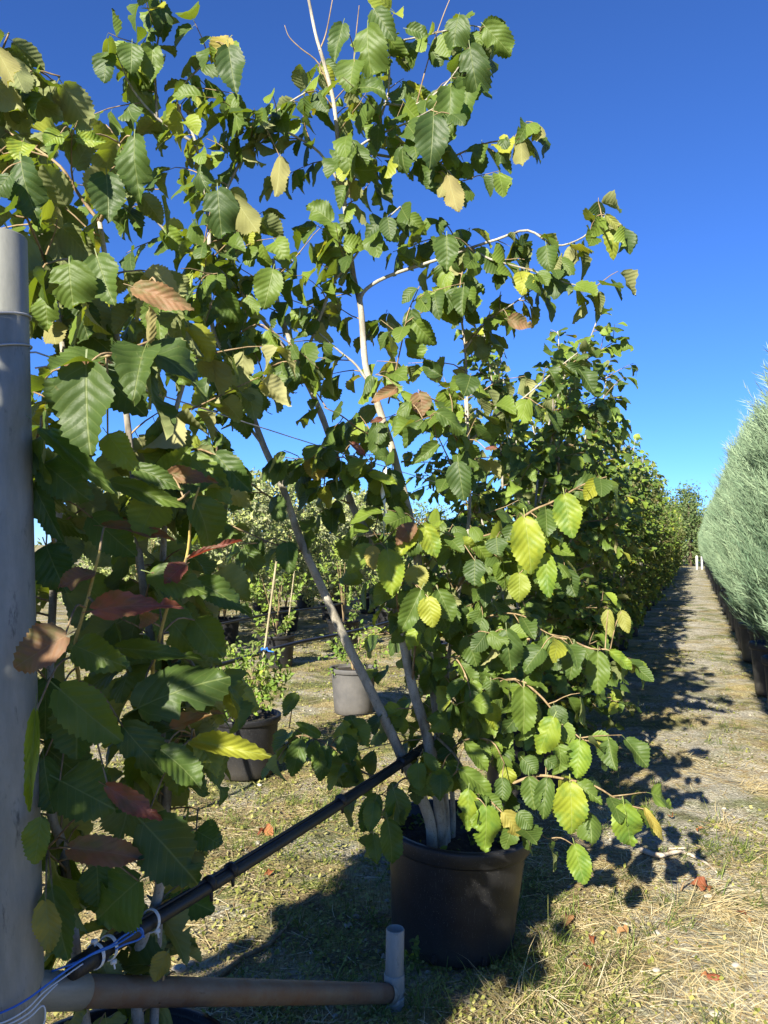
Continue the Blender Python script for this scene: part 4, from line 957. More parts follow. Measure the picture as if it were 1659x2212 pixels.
for sp_, mt in [
 (((-0.490,1.240,1.853),(-0.482,1.220,1.707),0.113), 'leaf0'), (((-0.475,1.300,1.749),(-0.422,1.280,1.686),0.048), 'leaf0'),
 (((-0.508,1.340,1.879),(-0.568,1.320,1.880),0.033), 'leaf_brown'), (((-0.609,1.340,1.766),(-0.471,1.320,1.652),0.033), 'leaf_dark'), (((-0.528,1.400,1.439),(-0.391,1.380,1.465),0.049), 'leaf_red'), (((-0.533,1.400,1.505),(-0.595,1.380,1.495),0.044), 'leaf_brown'),
 (((-0.526,1.260,1.408),(-0.605,1.240,1.362),0.077), 'leaf_brown'), (((-0.381,1.460,1.520),(-0.417,1.440,1.494),0.044), 'leaf_red'), (((-0.452,1.480,1.504),(-0.343,1.460,1.475),0.068), 'leaf0'), (((-0.548,1.500,1.594),(-0.414,1.480,1.579),0.033), 'leaf_brown'),
 (((-0.366,1.460,1.535),(-0.277,1.440,1.573),0.018), 'leaf_red'), (((-0.424,1.500,1.699),(-0.340,1.480,1.691),0.035), 'leaf_brown'), (((-0.411,1.600,1.747),(-0.320,1.580,1.651),0.068), 'leaf0'), (((-0.359,1.620,1.750),(-0.283,1.600,1.672),0.069), 'leaf_dark'),
 (((-0.599,1.420,1.290),(-0.481,1.400,1.200),0.095), 'leaf0'), (((-0.466,1.460,1.249),(-0.317,1.440,1.325),0.102), 'leaf0'), (((-0.577,1.460,1.259),(-0.582,1.440,1.157),0.116), 'leaf_dark'), (((-0.489,1.440,1.218),(-0.412,1.420,1.138),0.068), 'leaf_dark'),
 (((-0.422,1.460,1.168),(-0.338,1.440,1.115),0.075), 'leaf0'), (((-0.377,1.500,1.177),(-0.218,1.480,1.154),0.037), 'leaf0'), (((-0.597,1.420,1.125),(-0.489,1.400,1.080),0.099), 'leaf0'), (((-0.501,1.400,1.119),(-0.406,1.380,1.073),0.041), 'leaf_red'),
 (((-0.563,1.400,1.010),(-0.432,1.380,1.006),0.063), 'leaf_brown'), (((-0.441,1.420,1.046),(-0.333,1.400,0.952),0.112), 'leaf0'), (((-0.379,1.560,0.982),(-0.326,1.540,0.962),0.057), 'leaf_dark'), (((-0.462,1.460,0.926),(-0.548,1.440,0.861),0.111), 'leaf_dark'),
 (((-0.593,1.360,0.934),(-0.574,1.340,0.855),0.051), 'leaf_olive'), (((-0.608,1.420,0.928),(-0.572,1.400,0.808),0.069), 'leaf_dark'), (((-0.581,1.280,1.279),(-0.581,1.260,1.120),0.027), 'leaf_yellow'), (((-0.561,2.000,0.674),(-0.435,1.980,0.622),0.112), 'leaf_dark'),
 (((-0.411,1.500,1.204),(-0.333,1.480,1.246),0.027), 'leaf_brown'), (((-0.556,1.500,0.935),(-0.543,1.480,0.868),0.073), 'leaf_dark'), (((-0.603,1.360,1.076),(-0.608,1.340,1.004),0.050), 'leaf0'), (((-0.517,1.500,1.356),(-0.367,1.480,1.350),0.037), 'leaf0'),
 (((-0.575,1.420,1.372),(-0.473,1.400,1.336),0.061), 'leaf0'), (((-0.651,1.450,1.715),(-0.558,1.430,1.643),0.071), 'leaf_dark'), (((-0.668,1.450,1.671),(-0.609,1.430,1.565),0.053), 'leaf_dark'), (((-0.495,1.500,1.712),(-0.397,1.480,1.673),0.042), 'leaf0'),
 (((-0.540,1.500,1.684),(-0.388,1.480,1.637),0.040), 'leaf0'), (((-0.481,1.500,1.402),(-0.439,1.480,1.422),0.027), 'leaf_brown'), (((-0.598,1.560,1.613),(-0.505,1.540,1.537),0.086), 'leaf_dark'), (((-0.666,1.500,1.556),(-0.619,1.480,1.466),0.082), 'leaf_dark'),
 (((-0.475,1.600,1.430),(-0.392,1.580,1.355),0.078), 'leaf0'), (((-0.402,1.620,1.399),(-0.338,1.600,1.324),0.069), 'leaf0'), (((-0.393,1.620,1.477),(-0.281,1.600,1.430),0.059), 'leaf_dark'), (((-0.661,1.500,1.293),(-0.654,1.480,1.182),0.082), 'leaf_dark'),
 (((-0.496,1.440,1.069),(-0.451,1.420,1.096),0.035), 'leaf_dark'), (((-0.636,1.440,1.158),(-0.613,1.420,1.063),0.070), 'leaf_dark'), (((-0.447,1.600,0.719),(-0.469,1.580,0.674),0.049), 'leaf_olive'),
 # crown over the post
 (((-0.681,1.620,2.166),(-0.671,1.600,2.078),0.091), 'leaf0'), (((-0.636,1.660,2.196),(-0.596,1.640,2.086),0.091), 'leaf_dark'), (((-0.747,1.660,2.108),(-0.742,1.640,2.040),0.061), 'leaf0'), (((-0.633,1.700,2.399),(-0.619,1.680,2.294),0.093), 'leaf_dark'), (((-0.564,1.680,2.475),(-0.561,1.660,2.348),0.082), 'leaf_dark'),
 (((-0.780,1.600,2.381),(-0.754,1.580,2.260),0.088), 'leaf_dark'), (((-0.795,1.580,2.340),(-0.822,1.560,2.291),0.058), 'leaf_dark'), (((-0.723,1.660,2.475),(-0.750,1.640,2.443),0.051), 'leaf_yellow'), (((-0.682,1.660,2.464),(-0.617,1.640,2.448),0.034), 'leaf_yellow'), (((-0.786,1.620,2.437),(-0.786,1.600,2.386),0.055), 'leaf_yellow'),
 (((-0.533,1.600,2.108),(-0.409,1.580,2.062),0.054), 'leaf_brown'), (((-0.702,1.700,2.111),(-0.662,1.680,2.036),0.072), 'leaf_dark'),
]:
    g.hand(sp_, mt)
for sp_, mt in [(((-0.392,1.250,1.896),(-0.379,1.230,1.951),0.026), 'leaf_olive'), (((-0.754,1.700,2.058),(-0.728,1.680,1.999),0.062), 'leaf_olive'), (((-0.783,1.500,2.559),(-0.734,1.480,2.475),0.046), 'leaf_olive')]:
    g.hand(sp_, mt, under=True)
g.hand(((-0.436,1.260,1.879),(-0.332,1.240,1.753),0.074), 'leaf0', kind=3, nrm=(.75, -.35, .5))
prune(g.lv, 0, lambda c: c.dot(V) > -1.12 and c[2] < .97)      # kept clear of the pipe on the aisle side
g.build_twigs(left, LEFT, 'twig', 5)
place_leaves(g.lv, left, LEFT, 300, True, seed=2)
N_LEFT = len(g.lv.a)

# ------------------------------------------------------------------ the rest of the left-hand row
def procedural_shrub(root, seed, origin, height=3.0, spread=.85, nst=7, size=(.07, .11), every=.10, sp=.055, single=0, sides=8, hang=.35, scale=1.):
    r = np.random.default_rng(seed); origin = np.asarray(origin, float)
    g = Grower(seed, origin, size, hang, sp)
    g.level = .5
    for k in range(nst):
        az = 2 * math.pi * (k + r.uniform(-.3, .3)) / nst; hh = height * r.uniform(.66, 1.0); rad = spread * r.uniform(.55, .95)
        o = np.array((math.cos(az), math.sin(az), 0))
        pts = [origin + o * .05 + (0, 0, .40)]
        for f in (.25, .5, .75, 1.):
            pts.append(origin + o * rad * (f ** 1.15) * .9 + np.array((0, 0, .42 + (hh - .42) * f)) + r.normal(0, .05, 3))
        P_ = smooth_poly(pts, 4)
        tube_object("stem", P_, .013, .004, M['bark'], root, sides, .05, origin)
        g.leaves_along(P_, .55, 1., .05); g.twigs_along(P_, .10, (.07, .16), .7, .4, .9, .05, .2)
        for f in np.linspace(.03, .92, 14):
            i = int(f * (len(P_) - 1)); a2 = az + r.normal(0, .9); o2 = np.array((math.cos(a2), math.sin(a2), 0))
            ln = spread * r.uniform(.35, .75) * (1.15 - .5 * f)
            q = [P_[i]]; d = o2 + np.array((0, 0, r.uniform(.15, .8)))
            for s_ in range(3): d = unit(d + r.normal(0, .12, 3) + np.array((0, 0, -.10))); q.append(q[-1] + d * ln / 3)
            B_ = smooth_poly(q, 3); g.twigs.append((B_, .0045, .002))
            g.leaves_along(B_, .2, 1., .055); g.twigs_along(B_, every, (.08, .22), .2, .15, 1., sp)
    g.build_twigs(root, origin, 'twig', 4)
    place_leaves(g.lv, root, origin, single, False, ('leaf0', 'leaf_row'), seed)
    return len(g.lv.a)
ORD = ["first", "second", "third", "fourth", "fifth", "sixth", "seventh", "eighth", "ninth", "tenth", "eleventh", "twelfth", "thirteenth", "fourteenth", "fifteenth", "sixteenth", "seventeenth", "eighteenth", "nineteenth"]
TENS = {20: "twent", 30: "thirt", 40: "fort"}
def ordinal(n):
    if n < 20: return ORD[n - 1]
    t = n // 10 * 10
    return TENS[t] + ("ieth" if n == t else "y-" + ORD[n - t - 1])
sh_loc = (-1.60, .06, 0.)  # unseen shrub, added out of frame to cast dappled shade on the post
sh = thing("potted_shrub", "tall leafy shrub in black pot, unseen left of the camera, added to shade the post", "shrub", sh_loc, "potted shrubs in the left-hand row")
pot_parts(sh, .275, .226, .46, 'pot', .06, .008, 8, n=28, holes=False)
procedural_shrub(sh, 77, sh_loc, 2.95, .50, 9, (.10, .14), .105, .06, 0, 6)
t_row = 4.85; k = 3; protos = []
rr_ = np.random.default_rng(9)
while t_row < 52:
    loc = row((-1.06 if k == 3 else -1.18) + rr_.uniform(-.05, .05), t_row)
    lab = "leafy green shrub in black pot, %s from the camera in the left-hand row" % ordinal(k)
    if k <= 8:
        o = thing("potted_shrub", lab, "shrub", loc, "potted shrubs in the left-hand row")
        pot_parts(o, .275, .226, .46, 'pot', .06, .008, 10 + k, n=32, holes=False)
        hgt = {3: 3.0, 4: 3.5, 5: 3.6, 6: 3.5}.get(k, 3.4)
        nl = procedural_shrub(o, 100 + k, loc, hgt, .70 if k < 4 else .60, 8 if k < 5 else 7, (.065, .100) if k < 5 else (.07, .105), .085 if k < 5 else .11, .048 if k < 5 else .06, {3: 300, 4: 300, 5: 200}.get(k, 0), 8 if k < 5 else 5)
        if k >= 6: protos.append(o)
    else:
        copy_tree(protos[k % len(protos)], loc, lab, rr_.uniform(0, 6.28), (rr_.uniform(.9, 1.1), rr_.uniform(.9, 1.1), rr_.uniform(.85, 1.08)))
    t_row += 1.75; k += 1

# ------------------------------------------------------------------ junipers on the right
def juniper_mesh(seed, height=3.2, rad=.66, n=9000):
    """Thousands of fine upswept sprays round a tapering column."""
    r = np.random.default_rng(seed)
    m = 130                                                        # plumes, each a cluster of sprays swept up and out
    ph = np.sort(r.random(m)) ** .95; pa = np.arange(m) * 2.399 + r.normal(0, .3, m)
    pr = rad * np.interp(ph, [0, .06, .15, .32, .55, .75, .9, 1], [.62, .78, .90, 1.0, .88, .64, .38, .08]) * r.uniform(.55, 1.12, m)
    i = r.integers(0, m, n); f = r.random(n) ** .5
    out = np.stack([np.cos(pa), np.sin(pa), np.zeros(m)], -1)
    tipz = .86 + ph * (height - .86); plen = r.uniform(.40, .85, m)
    tip = out * pr[:, None]; tip[:, 2] = tipz
    pdir = unit(out * (.26 + .14 * (1 - ph))[:, None] + np.array((0, 0, 1.0)) + r.normal(0, .12, (m, 3)))
    root = tip - pdir * plen[:, None]
    k = root[:, 2] < .62; root[k, 2] = .62 + r.random(k.sum()) * .06
    base = root[i] * (1 - f[:, None]) + tip[i] * f[:, None] + r.normal(0, 1, (n, 3)) * (.045 * (1.2 - f))[:, None]
    base[:, 2] = np.maximum(base[:, 2], .60)
    d = unit(pdir[i] + .45 * out[i] * r.random((n, 1)) ** 2 + r.normal(0, .20, (n, 3)))
    inner = f; pb = r.random(m)  # sprays coloured darker towards the plume's root, imitating shade inside the foliage
    L_ = r.uniform(.11, .32, n) * (.7 + .5 * f)
    sd = unit(np.cross(d, r.normal(0, 1, (n, 3)))); up = np.cross(sd, d)
    tv = [(-.016, 0, 0), (.016, 0, 0), (0, 1, 0)]; tf = [(0, 1, 2)]
    rs = np.random.default_rng(3)
    for k in range(10):
        y = .08 + .80 * k / 10; s = 1 if k % 2 else -1; ln = .34 * (1.1 - y * .6); zz = rs.uniform(-.6, .6)
        b = len(tv); dx, dy, dz = s * .40 * ln, .92 * ln, zz * .5 * ln
        tv += [(0, y - .022, 0), (s * .01, y + .03, .01), (dx, y + dy, dz)]; tf.append((b, b + 1, b + 2))
    tv = np.array(tv); tf = np.array(tf)
    W = base[:, None] + (tv[None, :, 0:1] * sd[:, None] + tv[None, :, 1:2] * d[:, None] + tv[None, :, 2:3] * up[:, None]) * L_[:, None, None]
    F = (tf[None] + (np.arange(n) * len(tv))[:, None, None]).reshape(-1, 3)
    me = bpy.data.meshes.new("foliage")
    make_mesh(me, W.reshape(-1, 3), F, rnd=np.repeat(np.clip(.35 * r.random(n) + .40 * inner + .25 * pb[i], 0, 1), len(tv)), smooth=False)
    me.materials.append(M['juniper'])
    return me
jm = [juniper_mesh(s_, h_, r_) for s_, h_, r_ in ((1, 2.75, .42), (2, 2.95, .45), (3, 2.6, .40), (4, 2.85, .43))]
jp = []
t_row = 5.4; k = 1; rj = np.random.default_rng(31)
while t_row < 51:
    loc = row(.79 + rj.uniform(-.03, .03), t_row)
    lab = "blue-green columnar juniper in black pot, %s from the camera right of path" % ordinal(k)
    if k <= 4:
        o = thing("potted_juniper", lab, "juniper", loc, "potted junipers along the right of the path")
        pot_parts(o, .25, .20, .54, 'pot_dusty', .065, .012, 40 + k, n=28, holes=False)
        tube_object("trunk", [(0, 0, .4), (.02, .01, 1.0), (0, .02, 1.8), (0, 0, 2.7)], .035, .008, M['dark_bark'], o, 7, .05)
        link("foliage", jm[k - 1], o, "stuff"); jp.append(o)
    else:
        c = copy_tree(jp[int(rj.integers(0, 4))], loc, lab, rj.uniform(0, 6.28), (1, 1, rj.uniform(.93, 1.08)))
    t_row += 1.22 + rj.uniform(-.1, .1); k += 1

# ------------------------------------------------------------------ rows behind, on the left
def spray_plant(root, seed, n, height, rad, leaf, mat, z0=.42, low=.0, stems=6, stem_mat='twig', conical=.5):
    """Bushy small-leaved plant: stems, then little leaves gathered along fine shoots."""
    r = np.random.default_rng(seed)
    shoots = max(8, n // 14); P_, D_ = [], []
    tubes = []
    for s_ in range(stems):
        a_ = r.uniform(0, 6.28); rr = rad * r.uniform(.2, .6)
        tubes.append(tube(smooth_poly([(0, 0, z0 - .03), (math.cos(a_) * rr * .4, math.sin(a_) * rr * .4, z0 + (height - z0) * .4), (math.cos(a_) * rr, math.sin(a_) * rr, z0 + (height - z0) * .85)], 3), .007, .003, 5))
    v, f = merge(tubes); mesh_object("stems", v, f, M[stem_mat], root, kind="stuff")
    hf = low + (1 - low) * r.random(shoots) ** .85
    prof = np.interp(hf, [0, .15, .45, .8, 1], [.5, .85, 1, .75, conical * .5])
    a_ = r.uniform(0, 6.28, shoots); q = rad * prof * np.sqrt(r.random(shoots)) * r.uniform(.8, 1.15, shoots)
    sb = np.stack([np.cos(a_) * q, np.sin(a_) * q, z0 + hf * (height - z0)], -1)
    sd = unit(np.stack([np.cos(a_), np.sin(a_), np.full(shoots, .9)], -1) + r.normal(0, .4, (shoots, 3)))
    idx = r.integers(0, shoots, n); tt = r.random(n)
    base = sb[idx] + sd[idx] * (tt * .28 * (rad / .6) ** .5)[:, None] + r.normal(0, .012, (n, 3))
    tip = unit(sd[idx] * .5 + r.normal(0, .7, (n, 3)) + np.array((0, 0, -.1))); nn = unit(np.cross(tip, r.normal(0, 1, (n, 3))) ); nn = nn * np.sign(nn[:, 2:3] + .2)
    xx = np.cross(tip, nn); sz = leaf * r.uniform(.6, 1.2, n)
    tv = np.array([(0, 0, 0), (.26, .35, .06), (.2, .72, .0), (0, 1, -.12), (-.2, .72, 0), (-.26, .35, .06)])
    W = base[:, None] + (tv[None, :, 0:1] * xx[:, None] + tv[None, :, 1:2] * tip[:, None] + tv[None, :, 2:3] * nn[:, None]) * sz[:, None, None]
    tf = np.array([(0, 1, 2, 3), (0, 3, 4, 5)])
    F = (tf[None] + (np.arange(n) * 6)[:, None, None]).reshape(-1, 4)
    uv = np.tile(np.stack([tv[:, 0] + .5, tv[:, 1]], -1), (n, 1))
    mesh_object("foliage", W.reshape(-1, 3), F, M[mat], root, uv=uv, rnd=np.repeat(np.clip(.55 * r.random(shoots)[idx] + .45 * r.random(n), 0, 1), 6), kind="stuff", smooth=False)

small_grp = "small staked plants in pots behind the big shrub"
for j, (p, t, pm, h, n, rt, lab, stake) in enumerate([
 (-2.86, 4.50, 'pot', .78, 1000, .24, "small-leaved plant in wide black pot with bamboo cane and blue tie", 1),
 (-2.95, 6.48, 'pot_grey', .75, 420, .22, "low plant in pale weathered grey pot behind the leaning stems", 0),
 (-4.92, 8.45, 'pot', 1.25, 620, .25, "young plant in black pot under the second irrigation pipe", 1),
 (-4.90, 10.4, 'pot', 1.45, 700, .25, "young yellow-green plant in black pot far behind the leaning stem", 0),
 (-2.90, 8.45, 'pot', 1.3, 620, .24, "small plant in black pot between the grey pot and the hedge", 0),
 (-4.95, 12.4, 'pot', 1.5, 700, .25, "small plant in black pot farthest along the second row back", 0)]):
    loc = row(p, t)
    o = thing("potted_plant", lab, "plant", loc, small_grp)
    pot_parts(o, rt, rt * .8, .42 if j else .40, pm, .04, .010, 60 + j, n=32, holes=False, soil=.03)
    spray_plant(o, 200 + j, n, h, .22 if j < 2 else .36, .045 if j < 2 else .07, 'small_leaf', .38, 0, 5)
CANE = [(-0.889,5.240,0.347),(-0.813,5.220,0.852),(-0.735,5.200,1.442)]
c = link("bamboo_cane", None); c.location = CANE[0]
tube_object("cane", smooth_poly(CANE, 4), .009, .007, M['bamboo'], c, 7, .06, CANE[0])
tag(c, "bamboo cane leaning up from the wide black pot", "cane")
b_ = (-0.812,5.190,0.849)
tp = [(b_[0] + .02 * math.cos(q), b_[1] + .02 * math.sin(q), b_[2] + .006 * math.sin(3 * q)) for q in np.linspace(0, 6.28, 14)]
tp += [(b_[0] + .03, b_[1] - .02, b_[2] - .01), (b_[0] + .07, b_[1] - .03, b_[2] - .015)]
tube_object("tie", tp, .006, .005, M['string_blue'], c, 5, 0, CANE[0])
c2p = [(-1.262,9.600,0.084),(-1.106,9.600,1.417)]
c = tag(tube_object("bamboo_cane", smooth_poly(c2p, 4), .010, .008, M['bamboo'], None, 6, .06), "thin bamboo cane in the second row back", "cane")

pale_grp = "pale variegated shrubs in the rows behind"
pp = []; j = 0
for p, ts in ((-6.85, (8.2, 10.15, 12.1, 14.0, 15.9)), (-8.8, (10.5, 12.5, 14.5, 16.5, 18.5, 20.5))):
    for t in ts:
        j += 1
        loc = row(p, t); fr = "front" if p > -8 else "back"
        lab = "pale variegated shrub in black pot, %s from the left in the %s row behind" % (ordinal(j if p > -8 else j - 5), fr)
        if j <= 3:
            o = thing("variegated_shrub", lab, "shrub", loc, pale_grp)
            pot_parts(o, .25, .20, .40, 'pot', .04, .01, 80 + j, n=24, holes=False)
            spray_plant(o, 300 + j, 6000, 2.3 + .12 * j, 1.0, .092, 'pale_leaf', .42, 0, 8, 'twig', .6); pp.append(o)
        else:
            copy_tree(pp[j % 3], loc, lab, 1.3 * j, (1, 1, .92 + .05 * (j % 4)))
for q, (pt, lab) in enumerate((((-2.000,9.000,1.908), "bright blue flagging tape tied in the leftmost pale shrub"), ((-0.786,12.000,1.746), "bright blue flagging tape in the pale shrub behind the leaning stem"))):
    rs = np.random.default_rng(q); parts = []
    for s_ in range(4):
        d = unit(rs.normal(0, 1, 3)) * .09; parts.append(tube(smooth_poly([np.array(pt), np.array(pt) + d * .6 + (0, 0, .02), np.array(pt) + d - (0, 0, .04)], 3), .012, .005, 4))
    v, f = merge(parts); tag(mesh_object("flagging_tape", v, f, M['string_blue']), lab, "tape")

# far trees that close the view
def tree(loc, h, rad, seed, label, n=3600):
    o = thing("broadleaf_tree", label, "tree", loc, "far trees closing the view")
    r = np.random.default_rng(seed); tubes = [tube(smooth_poly([(0, 0, -.1), (.05, .02, h * .35), (0, .1, h * .8)], 3), .14, .04, 7)]
    for s_ in range(9):
        a_ = r.uniform(0, 6.28); z_ = h * r.uniform(.2, .65)
        tubes.append(tube(smooth_poly([(0, 0, z_), (math.cos(a_) * rad * .5, math.sin(a_) * rad * .5, z_ + .12 * h), (math.cos(a_) * rad * .8, math.sin(a_) * rad * .8, z_ + .22 * h)], 3), .05, .015, 5))
    v, f = merge(tubes); mesh_object("trunk", v, f, M['dark_bark'], o)
    cl_ = r.normal(0, 1, (34, 3)); cl_ = unit(cl_) * (r.random((34, 1)) ** .4) * np.array((rad, rad, h * .48)) + np.array((0, 0, h * .50))
    base = cl_[r.integers(0, 34, n)] + r.normal(0, rad * .17, (n, 3)); base[:, 2] = np.maximum(base[:, 2], .2)
    t_ = unit(r.normal(0, 1, (n, 3))); s2 = unit(np.cross(t_, r.normal(0, 1, (n, 3)))); sz = r.uniform(.10, .22, n)
    q = np.array([(-.35, 0), (.35, 0), (.28, .7), (-.28, .7)])
    W = base[:, None] + (q[None, :, 0:1] * s2[:, None] + q[None, :, 1:2] * t_[:, None]) * sz[:, None, None]
    mesh_object("crown", W.reshape(-1, 3), np.arange(n * 4).reshape(-1, 4), M['tree_leaf'], o, uv=np.tile(np.array([(.2, 0), (.8, 0), (.8, 1), (.2, 1)]), (n, 1)), rnd=np.repeat(r.random(n), 4), smooth=False)
for q, (px, h, rad, lab) in enumerate([
 ((21.5, 53.5), 5.6, 1.8, "far leafy tree at the end of the path, left of the gap"), ((23.4, 55.5), 4.9, 1.5, "far dark tree standing at the very end of the path"),
 ((25.6, 56.5), 5.2, 1.7, "far tree behind the last junipers at the path end"), ((19.3, 55.0), 5.0, 1.9, "far tree behind the end of the left-hand shrub row"),
 ((22.3, 58.0), 6.2, 2.2, "far taller tree behind the path end, filling the gap"), ((24.6, 60.0), 6.0, 2.3, "farthest tree behind the junipers at the path end"), ((20.3, 58.5), 6.0, 2.2, "far broad tree behind the last shrubs of the left-hand row"), ((22.9, 53.2), 2.6, 1.3, "low bushy tree right at the end of the path"),
 ((-10.6, 46.0), 5.6, 2.3, "far greyish tree above the pale shrubs at left"), ((-6.6, 50.0), 4.8, 2.0, "far tree behind the pale shrubs, right of the greyish one"),
 ((-2.0, 52.0), 4.6, 2.2, "far tree seen between the two leaning stems"), ((-14.6, 44.0), 4.4, 2.0, "far tree behind the shrub beside the post"), ((3.0, 54.0), 4.6, 2.3, "far tree behind the middle of the big shrub")]):
    tree((px[0], px[1], 0), h, rad, 400 + q, lab)
for q, (px, lab) in enumerate(((row(.12, 50.5), "left of two white marker posts at the path end"), (row(.42, 51.0), "right of two white marker posts at the path end"))):
    v, f = lathe([(.001, -.1), (.07, -.1), (.07, .78), (.055, .84), (.001, .86)], 12)
    o = mesh_object("marker_post", v, f, M['white_post']); o.location = px; tag(o, lab, "post", "white posts at the path end")

# ------------------------------------------------------------------ steel post, brace, irrigation pipe, wires
PT, PB = np.array((-0.732,1.420,2.143)), np.array((-0.643,1.420,0.032))
post = link("steel_post", None); post.location = PB; tag(post, "thick galvanised steel post at the left edge", "post")
ax_ = unit(PT - PB); Lp = np.linalg.norm(PT - PB)
def hollow(name, p0, p1, r, mat, parent, origin, wall=.006, n=32):
    L_ = np.linalg.norm(np.asarray(p1) - np.asarray(p0))
    v, f = lathe([(r, 0), (r, L_ * .5), (r, L_ - .003), (r - .002, L_), (r - wall, L_), (r - wall, max(0, L_ - .3))], n)
    o = mesh_object(name, v, f, M[mat], parent)
    o.rotation_mode = 'QUATERNION'; o.rotation_quaternion = Vector(np.asarray(p1) - np.asarray(p0)).to_track_quat('Z', 'Y'); o.location = np.asarray(p0) - np.asarray(origin)
    return o
hollow("tube", PB, PT, .050, 'galv', post, PB, n=48)
def ring_pts(z, r, tilt, n=40, turns=1.0):
    c = PB + ax_ * ((z - PB[2]) / ax_[2])
    return [c + np.array((r * math.cos(q), r * math.sin(q), tilt * math.sin(q + 1.0))) for q in np.linspace(-2.6, -2.6 + 6.283 * turns, n)]
# wires
zw = ((-0.673,1.420,1.984))[2]
w1 = tube_object("wire_loop", ring_pts(zw, .0525, .010, 44, 1.15), .0022, .0022, M['wire'], None, 6); tag(w1, "upper steel wire loop wrapped round the galvanised post", "wire")
zw2 = ((-0.672,1.420,1.925))[2]
s0 = np.array((-0.666,1.370,1.923)); s1 = np.array((-0.668,1.550,1.934))
wl = ring_pts(zw2, .0525, .012, 40, .95)
far = s1 + U * 14.0 + np.array((0, 0, -.02))
w2 = tube_object("trellis_wire", [s1 + (far - s1) * f_ + np.array((0, 0, -.10 * 4 * f_ * (1 - f_))) for f_ in np.linspace(0, 1, 30)], .0018, .0018, M['wire'], None, 6)
tag(w2, "thin steel trellis wire running back through the shrubs from the post", "wire")
w3 = tube_object("wire_loop", list(wl) + [s0 + (s1 - s0) * .4, s1 + np.array((0, 0, .004)), s1 + np.array((-.01, .0, -.006)), s1 + np.array((-.05, 0, -.012))], .0022, .0018, M['wire'], None, 6)
tag(w3, "lower steel wire loop on the galvanised post with hooked end", "wire")
# brace
b0, b1 = np.array((-0.643,1.440,0.736)), np.array((0.019,2.600,0.063))
brace = link("brace_pipe", None); brace.location = b0; tag(brace, "rusty brown brace pipe running from the post to the short stub", "pipe")
dirb = unit(b1 - b0)
hollow("tube", b0, b1, .030, 'rust', brace, b0, .004, 28)
hollow("sleeve", b0 - dirb * .02, b0 + dirb * .115, .0335, 'galv', brace, b0, .004, 28)
hollow("end_band", b1 - dirb * .03, b1 + dirb * .012, .0335, 'galv', brace, b0, .004, 28)
st0, st1 = np.array((0.030,2.620,0.012)), np.array((0.038,2.620,0.265)); st0[2] = -.15
stub = link("pipe_stub", None); stub.location = (st0[0], st0[1], 0); tag(stub, "short upright galvanised pipe stub in front of the big pot", "pipe")
so_ = (st0[0], st0[1], 0)
hollow("tube", st0, st1, .031, 'galv', stub, so_, .004, 28)
zc_ = st0 + unit(st1 - st0) * (.15 + .09)
hollow("clamp_band", zc_ - (0, 0, .03), zc_ + (0, 0, .03), .0345, 'galv', stub, so_, .003, 28)
hollow("clamp_band", zc_ - (0, 0, .072), zc_ - (0, 0, .045), .034, 'galv', stub, so_, .003, 28)
# irrigation pipe
i0, i1 = np.array((-0.574,1.500,0.756)), np.array((0.221,3.200,0.749))
pipe = link("irrigation_pipe", None); pipe.location = i0; tag(pipe, "black plastic irrigation pipe crossing in front, rising to the shrub's stems", "pipe")
pl = [i0 + (i1 - i0) * f_ + np.array((0, 0, -.012 * 4 * f_ * (1 - f_))) for f_ in np.linspace(0, 1, 24)]
tube_object("pipe", pl,   .0148, .0148, M['pipe'], pipe, 16, 0, i0)
du = unit(i1 - i0)
pl2 = [p_ + np.array((-.006, 0, .0168)) for p_ in pl[1:]]
tube_object("drip_tube", pl2, .0042, .0042, M['pipe'], pipe, 8, 0, i0)
tube_object("end_fitting", [i0 - du * .035, i0 - du * .02, i0 + du * .04], .018, .021, M['pipe'], pipe, 14, 0, i0)
for f_ in (.20, .245, .55, .80):
    c_ = i0 + (i1 - i0) * f_
    tube_object("clip", [c_ - du * .006, c_ + du * .006], .0195, .0195, M['pipe'], pipe, 12, 0, i0)
    tube_object("emitter", [c_ + np.array((.004, 0, -.012)), c_ + np.array((.006, 0, -.040))], .006, .004, M['pipe'], pipe, 8, 0, i0)
for f_, lab in ((.012, "white cable tie on the pipe nearest the post"), (.030, "second white cable tie from the post, next to its twin"), (.095, "white cable tie on the pipe where the blue string loop ends")):
    c_ = i0 + (i1 - i0) * f_
    s_ = unit(np.cross(du, (0, 0, 1))); u_ = np.cross(s_, du)
    rp_ = [c_ + .0225 * (math.cos(q) * s_ + math.sin(q) * u_) + du * .003 * math.sin(q) for q in np.linspace(0, 6.283, 26)]
    t_ = link("cable_tie", None); t_.location = c_; tag(t_, lab, "cable tie", "white cable ties on the pipe")
    band = []
    for off in (-.0022, 0, .0022): band.append(tube(np.array(rp_) + du * off - c_, .0016, .0016, 5))
    v, f = merge(band); mesh_object("band", v, f, M['tie'], t_)
    hd = c_ + .026 * (s_ * .7 - u_ * .7)
    if f_ < .06: hd = c_ + .027 * (-s_ * .1 + u_ * 1.0) if f_ < .02 else c_ + .028 * (s_ * .55 - u_ * .85)
    tube_object("head", [hd - (.005, 0, .001), hd + (.005, 0, .001)], .0052, .0046, M['tie'], t_, 6, 0, c_)
    tube_object("tail", [hd, hd + (.004, -.004, -.012)], .0022, .0018, M['tie'], t_, 5, 0, c_)
